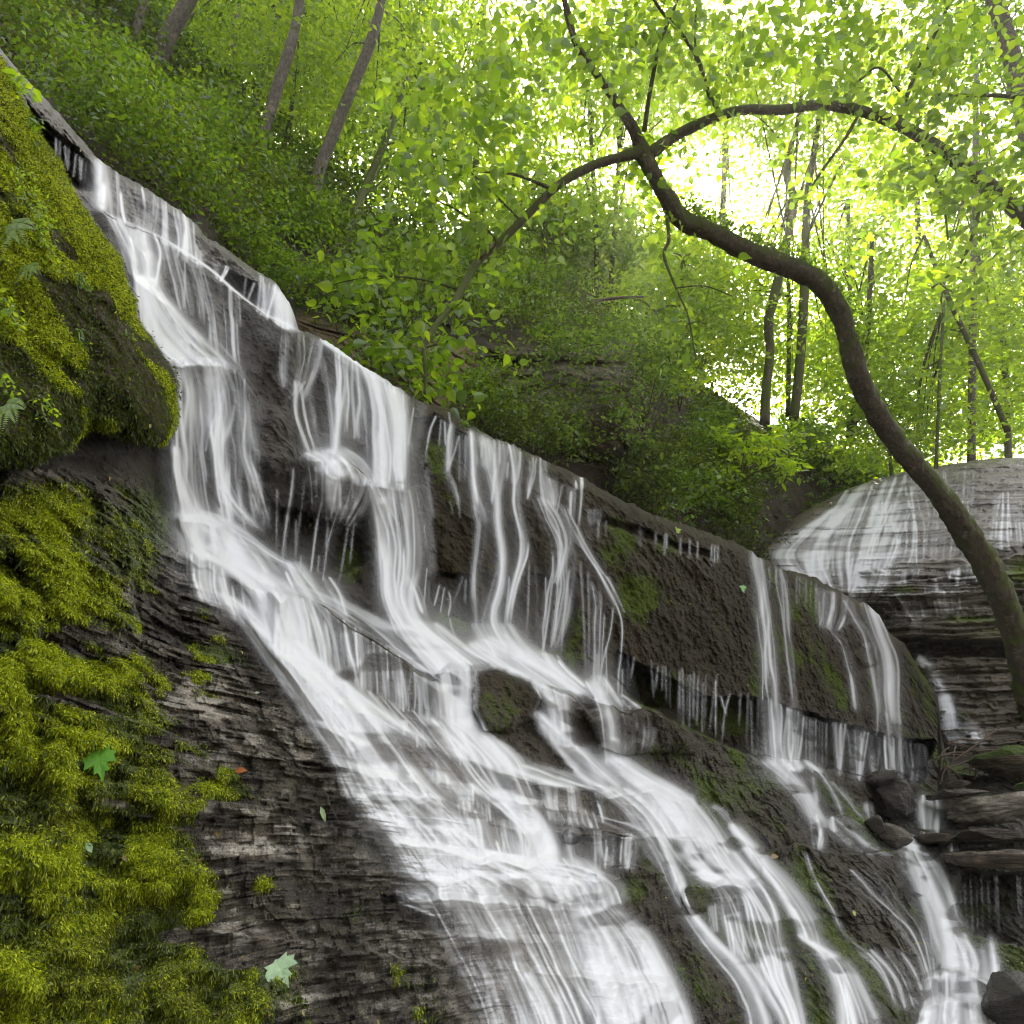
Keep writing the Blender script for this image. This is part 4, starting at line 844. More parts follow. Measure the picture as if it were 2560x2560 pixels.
def ccol(X, Y, q):
    c = np.zeros(X.shape+(3,))+np.array([.21, .195, .18]); w = sstep(1540, 1600, Y)[..., None]
    c = c*(1-w)+np.array([.10, .075, .045])*w
    w2 = (sstep(1420, 1500, Y)*.5)[..., None]; c = c*(1-w2)+np.array([.17, .15, .13])*w2
    yl = np.interp(X, [1700, 1860, 2050, 2140, 2200], [1420, 1385, 1292, 1238, 1100]); w3 = sstep(10, -10, Y-yl+6*fbm(X*.03, Y*.03, octv=2))[..., None]; c = c*(1-w3)+np.array([.09, .075, .05])*w3
    return c*(1+.4*fbm(q[..., 0]*1.2, q[..., 1]*1.2, q[..., 2]*5, octv=3))[..., None]
def cmoss(X, Y, q):
    n = fbm(q[..., 0]*1.6, q[..., 1]*1.6, q[..., 2]*3, octv=4)
    g = lambda a, b, r, s: np.exp(-((X-a)/r)**2-((Y-b)/s)**2)
    m = .7*g(2260, 1475, 60, 14)+.6*g(2400, 1545, 110, 10)+.55*sstep(1650, 1720, Y)*(.4+.9*n)+.8*g(2560, 1430, 60, 50)+.5*g(2500, 1580, 200, 40)
    return np.clip(m, 0, 1)
slide, SX, SY, SD, SD2 = sheet('rock_slide', (1700, 2880), CTOP, 2080, CC, 460, 420, cdisp, ccol, M_SLIDE, backlen=6.0, mossf=cmoss)
tag(slide, 'pale layered rock dome behind the leaning tree with a thin sheet of water', 'rock', kind='structure')
acc[:] = 0; broad[:] = 0; body[:] = 0
S([(2070, 1285), (1995, 1335), (1925, 1385), (1950, 1420), (2000, 1450)], [(2170, 1205), (2130, 1270), (2080, 1350), (2060, 1420), (2060, 1470)], .80, .35, part=.6)
S([(2120, 1225), (2080, 1300), (2050, 1390), (2080, 1470)], [(2300, 1178), (2270, 1280), (2230, 1370), (2190, 1480)], .62, .55, part=.6)
S([(2180, 1240), (2170, 1320), (2150, 1400), (2130, 1480)], [(2240, 1240), (2250, 1320), (2230, 1400), (2190, 1490)], .55, .5)
S([(2220, 1300), (2240, 1360), (2200, 1420)], [(2290, 1300), (2290, 1360), (2270, 1440)], .3, .7)
S([(2150, 1380), (2150, 1440), (2120, 1490)], [(2240, 1385), (2230, 1440), (2200, 1500)], .55, .6)
S([(2240, 1190), (2260, 1300), (2260, 1400)], [(2450, 1160), (2440, 1290), (2420, 1390)], .20, .7, part=.7)
S([(2495, 1235), (2490, 1300), (2480, 1370)], [(2545, 1230), (2550, 1300), (2560, 1365)], .62, .5)
S([(2560, 1200), (2570, 1300)], [(2700, 1180), (2720, 1300)], .5, .5)
S([(2370, 1432), (2365, 1456)], [(2455, 1405), (2455, 1440)], .5, .6); S([(2310, 1452), (2312, 1470)], [(2340, 1448), (2342, 1468)], .4)
S([(2260, 1500), (2270, 1540)], [(2400, 1485), (2410, 1535)], .38, .7); S([(2345, 1480), (2348, 1530)], [(2380, 1478), (2382, 1530)], .5)
S([(2200, 1405), (2200, 1450)], [(2300, 1400), (2290, 1445)], .3); S([(2180, 1490), (2220, 1540)], [(2260, 1480), (2300, 1545)], .3)
S([(2296, 1650), (2330, 1700), (2345, 1760), (2352, 1850)], [(2308, 1650), (2352, 1690), (2385, 1760), (2398, 1840)], .82, .35)
S([(2296, 1645), (2310, 1655)], [(2300, 1640), (2320, 1660)], .6)
S([(2350, 1800), (2380, 1850)], [(2440, 1810), (2460, 1850)], .6, .2)
S([(2335, 1740), (2333, 1790)], [(2338, 1740), (2337, 1790)], .4)
A2 = blur(acc, .5)+blur(broad, 1.6)+blur(body, 3)*.8+blur(acc+broad, 8)*.10
A2 = A2*(.55+.9*vnoise((_xx*.012).astype(np.float32), ((_yy+_xx*.12)*.16).astype(np.float32)))
ts = sample(A2, SX, SY)*(1-.6*sstep(.52, .68, vnoise(P(SX, SY, SD)[..., 0]*1.1, P(SX, SY, SD)[..., 2]*9.0, SX*0))); al = 1-np.exp(-1.7*ts)
fit = None
qq = P(SX, SY, np.minimum(SD2, SD)-.05)
kk = ((al[:-1, :-1]+al[1:, 1:]+al[1:, :-1]+al[:-1, 1:]) > .06)
Vw, Fw, Aw = compact(qq.reshape(-1, 3), grid_faces(*SX.shape, kk), {'dens': al.ravel().astype(np.float32)})
tag(make_mesh('water', Vw, Fw, M_WATER, attrs=Aw), 'thin white sheet of water running over the pale rock dome', 'water', kind='structure')

# ------------------------------------------------------------------ hillside
HTOP = [(-500, -900), (-100, -500), (150, -220), (350, 20), (500, 200), (700, 380), (850, 480), (1000, 560), (1150, 610), (1290, 655), (1420, 700), (1520, 760), (1620, 860), (1750, 960), (1900, 1050), (2050, 1110), (2200, 1150), (2400, 1180), (2600, 1180), (3000, 1170), (3400, 1150)]
HC = [(-300, 200, 7), (0, 60, 6.2), (-300, -400, 12), (150, -150, 11), (130, 250, 5.0), (300, 400, 5.0), (500, 520, 5.6), (300, 200, 8), (500, 300, 9.5), (700, 450, 10.5), (620, 640, 6.6), (740, 820, 6.6), (900, 620, 10.5), (850, 800, 7.2), (1000, 960, 6.6), (1290, 680, 14), (1150, 800, 9.0), (1230, 900, 8.6), (1420, 900, 8.7), (1600, 930, 8.9), (1250, 1040, 8.2), (1420, 1060, 8.2), (1590, 1080, 8.5),
      (1250, 1080, 7.4), (1500, 1200, 8.4), (1520, 800, 13), (1720, 980, 11), (1700, 1250, 9.4), (1750, 1000, 15), (1900, 1100, 15.5), (1900, 1250, 12.0), (1800, 1320, 10.4), (2050, 1180, 17), (2300, 1210, 20), (2600, 1210, 22), (3200, 1200, 24), (1900, 1400, 12.8), (2100, 1500, 14), (2600, 1500, 18), (3200, 1500, 20)]
cliff = [(1215, 860), (1300, 850), (1420, 860), (1560, 880), (1640, 960), (1600, 1080), (1560, 1150), (1400, 1130), (1250, 1080), (1200, 1000), (1190, 920)]
bare = [(735, 790), (800, 790), (900, 830), (1050, 860), (1180, 860), (1200, 980), (1180, 1060), (1000, 990), (860, 910), (745, 830)]
ledge2 = [(1840, 1360), (1850, 1300), (2000, 1240), (2080, 1230), (2090, 1290), (1900, 1400)]
def hdisp(X, Y, q):
    sc = sstep(-30, 30, poly_sd(X, Y, cliff)+14*fbm(X*.02, Y*.02, octv=3)); sb = sstep(-20, 20, poly_sd(X, Y, bare)+10*fbm(X*.02, Y*.02, octv=3))
    sb = np.maximum(sb, sstep(-10, 10, poly_sd(X, Y, ledge2)))
    s = strata(q, T=(.30, .12, .05), lat=.7, seed=4.)
    s2 = strata(q, T=(.14, .05, .03), lat=.9, seed=8.)
    r = fbm(q[..., 0]*1.1, q[..., 1]*1.1, q[..., 2]*1.1, octv=5)
    und = .35*sstep(0, 10, Y-(1108+.22*(X-1400)))*sstep(1330, 1400, X)*(1-sstep(1560, 1620, X))*(1-sstep(22, 40, Y-(1108+.22*(X-1400))))
    lipc = .35*sstep(0, 10, Y-(895+.03*(X-1400)))*sc*np.exp(-np.maximum(Y-895, 0)/60)
    return sc*s*.22 + sb*(s2*.09) + (1-sc*.7)*.42*r + .04*fbm(q[..., 0]*7, q[..., 1]*7, q[..., 2]*7, octv=3) - und - lipc
def hcol(X, Y, q):
    sc = sstep(-20, 20, poly_sd(X, Y, cliff)+14*fbm(X*.02, Y*.02, octv=3))[..., None]; sb = sstep(-20, 20, poly_sd(X, Y, bare)+10*fbm(X*.02, Y*.02, octv=3))[..., None]
    c = np.zeros(X.shape+(3,))+np.array([.045, .032, .02])
    c = c*(1-sc)+np.array([.13, .11, .075])*sc; c = c*(1-sb)+np.array([.20, .145, .095])*sb
    g = np.exp(-((X-1400)/90)**2-((Y-1010)/30)**2)[..., None]*.8; c = c*(1-g)+np.array([.30, .34, .20])*g
    return c
def hmoss(X, Y, q):
    sc = sstep(-20, 20, poly_sd(X, Y, cliff)); sb = sstep(-20, 20, poly_sd(X, Y, bare))
    n = fbm(q[..., 0]*.9, q[..., 1]*.9, q[..., 2]*.9, octv=4)
    return np.clip(.30+.6*n-.25*sc-.6*sb, 0, 1)
hill, HX, HY, HD, HD2 = sheet('hillside', (-500, 3400), HTOP, 1750, HC, 620, 420, hdisp, hcol, M_HILL, backdir=(0, 1, .02), backlen=45.0, mossf=hmoss)
tag(hill, 'steep wooded hillside of brown soil and rock outcrops above the falls', 'hill', kind='structure')
HFIT = tps_fit(np.array([(x, y, math.log(d)) for x, y, d in HC]))
def hill_d(x, y): return np.exp(tps_eval(HFIT, np.asarray(x, float), np.asarray(y, float)))
# low ground under everything
gn = 40; gxs = np.linspace(-80, 80, gn); gys = np.linspace(-60, 120, gn)
GXX, GYY = np.meshgrid(gxs, gys); GZ = -.35+.25*fbm(GXX*.2, GYY*.2, octv=3)-sstep(0, 3, GYY)*.4
tag(make_mesh('ground', np.stack([GXX, GYY, GZ], -1).reshape(-1, 3), grid_faces(gn, gn)[:, ::-1], M_HILL, attrs={'col': np.tile([.06, .05, .035], (gn*gn, 1)), 'moss': np.full(gn*gn, .3)}), 'dark damp ground of the gorge floor', 'ground', kind='structure')

# ------------------------------------------------------------------ plants
HEART = np.array([(0, .0), (.26, .08), (.40, .32), (.33, .60), (.12, .86), (0, 1.12), (-.12, .86), (-.33, .60), (-.40, .32), (-.26, .08)])
OVAL = np.array([(0, 0), (.25, .30), (.22, .65), (0, 1.0), (-.22, .65), (-.25, .30)])
KITE = np.array([(0, 0), (.27, .45), (0, 1.0), (-.27, .45)])
def leaf_arrays(base, dirv, nrm, size, shape, fold=.25, droop=.2):
    """base,dirv,nrm (n,3), size (n,) -> verts, faces. One polygon fan folded along the midrib."""
    n = len(base); k = len(shape)
    dirv = dirv/(np.linalg.norm(dirv, axis=-1, keepdims=True)+1e-9)
    side = np.cross(dirv, nrm); side /= np.linalg.norm(side, axis=-1, keepdims=True)+1e-9
    up = np.cross(side, dirv)
    x = shape[:, 0][None, :, None]; y = shape[:, 1][None, :, None]; s = size[:, None, None]
    V = base[:, None, :] + s*(side[:, None, :]*x + dirv[:, None, :]*y + up[:, None, :]*(np.abs(x)*fold - droop*y*y))
    return V
def leaf_mesh(name, V, mat, parent=None):
    n, k, _ = V.shape
    if k == 4:
        Fc = np.arange(n)[:, None]*4+np.array([[0, 1, 2, 3]])
    else:
        h = k//2
        a = list(range(0, h+1)); b = [0]+list(range(h, k))
        i = np.arange(n)[:, None]*k
        Fc = np.concatenate([i+np.array([a]), i+np.array([b])], 0)
    return make_mesh(name, V.reshape(-1, 3), Fc, mat, parent, smooth=False)
def sprays(centers, nleaf, length, lsize, spread=.5, flat=.75, droop=.25, updir=0.0, rng=RNG):
    """leafy twigs: leaves set alternately along short, nearly level twigs that droop at the tip"""
    m = len(centers)
    az = rng.random(m)*2*PI; td = np.stack([np.cos(az), np.sin(az), rng.normal(-.15+updir, .25, m)], -1)
    Lm = length*(.6+.8*rng.random(m))
    tpos = np.tile(np.linspace(.05, 1, nleaf), (m, 1)) + rng.normal(0, .04, (m, nleaf))
    base = centers[:, None, :] + td[:, None, :]*(Lm[:, None, None]*(tpos[..., None]-.5)); base[..., 2] -= droop*Lm[:, None]*tpos**2
    sd = np.where(np.arange(nleaf) % 2 == 0, 1., -1.)[None, :]*np.ones((m, 1))
    side = np.stack([-td[:, 1], td[:, 0], np.zeros(m)], -1)
    dv = td[:, None, :]*.6 + side[:, None, :]*sd[..., None]*.9 + rng.normal(0, .35, (m, nleaf, 3)); dv[..., 2] -= .25
    nm = np.array([0, 0, 1.])*flat + rng.normal(0, spread, (m, nleaf, 3))
    base = base + side[:, None, :]*sd[..., None]*(Lm*.06)[:, None, None]
    sz = lsize*(.55+.8*rng.random((m, nleaf)))
    return base.reshape(-1, 3), dv.reshape(-1, 3), nm.reshape(-1, 3), sz.ravel()

def catmull(pts, per=8):
    p = np.asarray(pts, float); p = np.vstack([2*p[0]-p[1], p, 2*p[-1]-p[-2]]); out = []
    for i in range(1, len(p)-2):
        for t_ in np.linspace(0, 1, per, endpoint=False):
            a, b, c, d = p[i-1], p[i], p[i+1], p[i+2]
            out.append(.5*((2*b)+(-a+c)*t_+(2*a-5*b+4*c-d)*t_**2+(-a+3*b-3*c+d)*t_**3))
    out.append(p[-2]); return np.array(out)
def tube_arrays(pts, rad, seg=12, per=6, rough=.12, nf=6.):
    p4 = catmull(np.hstack([np.asarray(pts, float), np.asarray(rad, float)[:, None]]), per)
    c = p4[:, :3]; r = np.maximum(p4[:, 3], .002); n = len(c)
    tg = np.gradient(c, axis=0); tg /= np.linalg.norm(tg, axis=-1, keepdims=True)+1e-9
    ref = np.eye(3)[np.argmin(np.abs(tg).max(0))]+.01; u = np.cross(tg, ref); u /= np.linalg.norm(u, axis=-1, keepdims=True)+1e-9; w = np.cross(tg, u)
    a = np.linspace(0, 2*PI, seg, endpoint=False)
    ring = c[:, None]+r[:, None, None]*(u[:, None]*np.cos(a)[None, :, None]+w[:, None]*np.sin(a)[None, :, None])
    if rough > 0:
        nn = fbm(ring[..., 0]*nf, ring[..., 1]*nf, ring[..., 2]*nf*.6, octv=5, gain=.6)
        ring = c[:, None]+(ring-c[:, None])*(1+rough*nn[..., None]*1.6)
    V = ring.reshape(-1, 3); i = np.arange(n-1)[:, None]*seg+np.arange(seg)[None]; j = np.arange(n-1)[:, None]*seg+(np.arange(seg)[None]+1) % seg
    Fc = np.stack([i, j, j+seg, i+seg], -1).reshape(-1, 4)
    V = np.vstack([V, c[0], c[-1]]); k = len(V)
    e = np.arange(seg); e2 = (e+1) % seg; b = (n-1)*seg
    Fc = np.vstack([Fc, np.stack([e2, e, e*0+k-2, e*0+k-2], -1), np.stack([b+e, b+e2, e*0+k-1, e*0+k-1], -1)])
    return V, Fc
def join(parts):
    Vs, Fs, o = [], [], 0
    for V, Fc in parts: Vs.append(V); Fs.append(Fc+o); o += len(V)
    return np.vstack(Vs), np.vstack(Fs)
def tube_mesh(name, V, Fc, mat, parent=None):
    me = bpy.data.meshes.new(name)
    faces = [tuple(f) if f[2] != f[3] else tuple(f[:3]) for f in Fc.tolist()]
    me.from_pydata(V.tolist(), [], faces); me.update(); me.shade_smooth(); me.materials.append(mat)
    o = bpy.data.objects.new(name, me); COL.objects.link(o)
    if parent: o.parent = parent
    return o
def imgtube(pts, seg=12, per=6, rough=.12, nf=6.):
    """pts: (px, py, width in px, depth)"""
    a = np.array(pts, float); return tube_arrays(P(a[:, 0], a[:, 1], a[:, 3]), a[:, 2]/2/F*a[:, 3], seg, per, rough, nf)

M_LIT = leaf_material('litter_leaves', (.16, .07, .02), (.30, .24, .04), (.30, .38, .06), trans=.2)
k_ = len(LIT)
tag(leaf_mesh('leaf_litter', leaf_arrays(LIT, RNG.normal(0, 1, (k_, 3)), np.array([0, -.8, .8])+RNG.normal(0, .5, (k_, 3)), .006+.016*RNG.random(k_)**2, OVAL, .3, .3), M_LIT), 'tiny yellow and brown leaf scraps stuck to the wet rock', 'leaf litter', kind='stuff')
# -- the leaning tree
lt = empty('leaning_tree', 'dark mossy S-curved tree leaning in from the lower right across the falls', 'tree')
trunk = [(2600, 1790, 120, 9.4), (2575, 1700, 98, 9.3), (2535, 1570, 84, 9.1), (2490, 1460, 84, 8.9), (2430, 1355, 86, 8.7), (2350, 1235, 86, 8.4), (2260, 1130, 84, 8.1), (2190, 1030, 84, 7.9), (2142, 930, 80, 7.7), (2118, 840, 76, 7.6), (2085, 755, 78, 7.5), (2030, 695, 82, 7.4), (1950, 660, 82, 7.3), (1860, 625, 80, 7.2), (1775, 580, 76, 7.1), (1705, 548, 74, 7.0), (1665, 490, 68, 6.9), (1630, 430, 62, 6.8), (1605, 375, 62, 6.8), (1575, 310, 44, 6.7), (1530, 240, 36, 6.6), (1480, 170, 26, 6.4), (1440, 110, 18, 6.2), (1415, 40, 13, 6.0), (1400, -60, 9, 5.8)]
trunk = [(a_, b_, c_*(.62 if b_ < 1300 else .74), d_) for a_, b_, c_, d_ in trunk]
V, Fc = imgtube(trunk, 56, 22, .20, 9.)
tube_mesh('trunk', V, Fc, M_BARK, lt)
BR = [
 [(1605, 378, 40, 6.8), (1560, 390, 26, 6.7), (1480, 415, 24, 6.6), (1400, 460, 22, 6.5), (1320, 535, 20, 6.4), (1250, 605, 19, 6.3), (1195, 655, 18, 6.2), (1155, 720, 18, 5.9), (1125, 770, 16, 5.7), (1085, 820, 14, 5.5), (1060, 870, 12, 5.4), (1064, 930, 10, 5.35), (1062, 985, 8, 5.3)],
 [(1620, 390, 34, 6.8), (1680, 345, 28, 6.9), (1770, 300, 25, 7.0), (1860, 275, 24, 7.1), (1950, 275, 24, 7.1), (2050, 262, 26, 7.2), (2140, 275, 28, 7.2), (2220, 300, 30, 7.2), (2300, 340, 30, 7.3), (2380, 395, 32, 7.3), (2460, 455, 36, 7.4), (2530, 515, 40, 7.4), (2640, 620, 46, 7.6), (2760, 790, 54, 7.9), (2860, 1050, 62, 8.3), (2900, 1350, 70, 8.8), (2910, 1600, 80, 9.2), (2915, 1850, 110, 9.4)],
 [(1480, 170, 22, 6.4), (1440, 110, 18, 6.3), (1420, 30, 14, 6.2), (1390, -60, 10, 6.1)],
 [(1805, 288, 12, 7.0), (1775, 240, 11, 6.9), (1745, 150, 10, 6.7), (1700, 80, 9, 6.6), (1655, 30, 8, 6.5), (1610, -40, 6, 6.3)],
 [(1610, 330, 12, 6.8), (1625, 230, 11, 6.7), (1650, 110, 9, 6.6), (1690, 10, 7, 6.5), (1710, -60, 6, 6.5)],
 [(1740, 150, 8, 6.7), (1738, 60, 6, 6.7), (1750, -40, 5, 6.7)],
 [(2250, 290, 12, 7.2), (2290, 180, 10, 7.1), (2340, 80, 8, 7.0), (2390, -30, 7, 6.9)],
 [(2145, 290, 9, 7.2), (2110, 350, 8, 7.2), (2060, 420, 7, 7.2), (2020, 480, 5, 7.2)],
 [(1385, 475, 12, 6.5), (1340, 455, 9, 6.4), (1280, 435, 7, 6.3), (1200, 430, 5, 6.2)],
 [(1668, 545, 10, 6.9), (1672, 600, 9, 6.8), (1660, 640, 8, 6.8), (1690, 720, 6, 6.7), (1720, 790, 5, 6.6), (1740, 900, 3, 6.5)],
 [(1690, 720, 4, 6.7), (1760, 715, 3, 6.7), (1830, 740, 3, 6.7)],
 [(2100, 270, 10, 7.2), (2150, 200, 8, 7.1), (2200, 170, 6, 7.0), (2250, 230, 5, 7.0)],
 [(2620, 260, 16, 7.4), (2520, 240, 11, 7.2), (2400, 238, 8, 7.1), (2290, 232, 5, 7.0)],
 [(1190, 655, 8, 6.2), (1240, 600, 6, 6.1), (1150, 530, 5, 6.0), (1090, 500, 4, 5.9)],
 [(1150, 725, 6, 6.1), (1060, 700, 5, 6.0), (960, 690, 4, 5.9), (880, 700, 3, 5.8), (820, 715, 2, 5.8)],
 [(1080, 825, 5, 5.9), (1000, 820, 4, 5.9), (920, 850, 3, 5.8), (880, 870, 2, 5.8)],
 [(2460, 455, 12, 7.4), (2440, 560, 9, 7.2), (2400, 660, 7, 7.1), (2330, 720, 5, 7.0)],
 [(2300, 340, 10, 7.3), (2330, 420, 8, 7.2), (2360, 520, 6, 7.1), (2370, 600, 4, 7.0)],
 [(1300, 550, 6, 6.4), (1230, 480, 5, 6.3), (1160, 420, 4, 6.2), (1060, 380, 3, 6.1)],
 [(1060, 870, 5, 5.9), (1130, 850, 4, 5.9), (1190, 840, 3, 5.9)],
]
ARCH = {1, 3, 5, 6, 7, 11, 12, 16, 17}
at_ = empty('arching_tree', 'slim dark trunk arching in from the right edge, touching the fork of the S-curved tree', 'tree')
for bi, b in enumerate(BR):
    V, Fc = imgtube(b, 14 if bi == 1 else 9, 6, .12, 9.); tube_mesh('trunk' if bi == 1 else 'branch', V, Fc, M_BARK, at_ if bi in ARCH else lt)
# leaves along the branches and in the canopy spread over the top of the view
cen = []; own = []
for bi, b in enumerate(BR):
    a = np.array(b); q = P(a[:, 0], a[:, 1], a[:, 3]); q = catmull(q[:11] if bi == 1 else q, 6)
    for _ in range(int(len(q)*.42)):
        own.append(bi in ARCH); cen.append(q[RNG.integers(0, len(q))]+RNG.normal(0, .16, 3)+np.array([0, .14, -.02]))
def blob(cx, cy_, rx, ry, n, d, dr=.5):
    r = np.sqrt(RNG.random(n)); a = RNG.random(n)*2*PI
    return P(cx+rx*r*np.cos(a), cy_+ry*r*np.sin(a), d+RNG.normal(0, dr, n))
NEAR = .55
for args in ((1300, 120, 210, 140, 60, 6.2), (1150, 200, 200, 150, 55, 6.2), (1500, 60, 200, 80, 55, 6.4), (1750, 90, 220, 110, 70, 6.6), (2020, 70, 230, 100, 85, 6.8), (2300, 60, 220, 110, 90, 6.9), (2450, 200, 170, 150, 85, 6.9), (1900, 180, 200, 80, 45, 6.9),
             (2250, 210, 180, 90, 60, 7.0), (2420, 420, 190, 120, 100, 7.1), (2250, 400, 140, 90, 40, 7.2), (2480, 600, 120, 120, 45, 7.2), (2220, 430, 80, 60, 18, 7.1), (2150, 640, 90, 60, 6, 7.0), (1030, 640, 190, 110, 30, 6.1), (1100, 480, 170, 110, 55, 6.2),
             (900, 700, 110, 50, 22, 5.9), (960, 790, 90, 40, 16, 5.9), (1000, 870, 130, 45, 40, 5.9), (1080, 940, 70, 45, 18, 5.9), (1230, 330, 150, 80, 35, 6.3), (1560, 180, 140, 60, 25, 6.6), (1100, 330, 120, 120, 25, 6.2), (2380, 700, 110, 60, 14, 7.0), (2020, 390, 60, 80, 8, 7.2)):
    nb2 = int(args[4]*NEAR); own += [args[0] >= 1750]*nb2; cen += list(blob(*args[:4], nb2, args[5]))
cen = np.array(cen)
b_, d_, n_, s_ = sprays(cen, 7, .36, .084, spread=.6, flat=.8, droop=.3)
LV = leaf_arrays(b_, d_, n_, s_, HEART, .22, .25); om = np.repeat(np.array(own), 7)
leaf_mesh('leaves', LV[~om], M_LEAF_N, lt); leaf_mesh('leaves', LV[om], M_LEAF_N, at_)
# creeper and fern tufts along the top of its bend
tc = P(np.array([t_[0] for t_ in trunk[8:16]]), np.array([t_[1] for t_ in trunk[8:16]]), np.array([t_[3] for t_ in trunk[8:16]])); tc = catmull(tc, 14)
q = tc[RNG.integers(0, len(tc), 2600)]+np.array([.03, -.04, .105])+RNG.normal(0, 1, (2600, 3))*np.array([.05, .07, .045])
leaf_mesh('creeper', leaf_arrays(q, RNG.normal(0, 1, q.shape), RNG.normal(0, .5, q.shape)+np.array([0, 0, 1]), .025+.03*RNG.random(len(q)), OVAL), M_UNDER, lt)

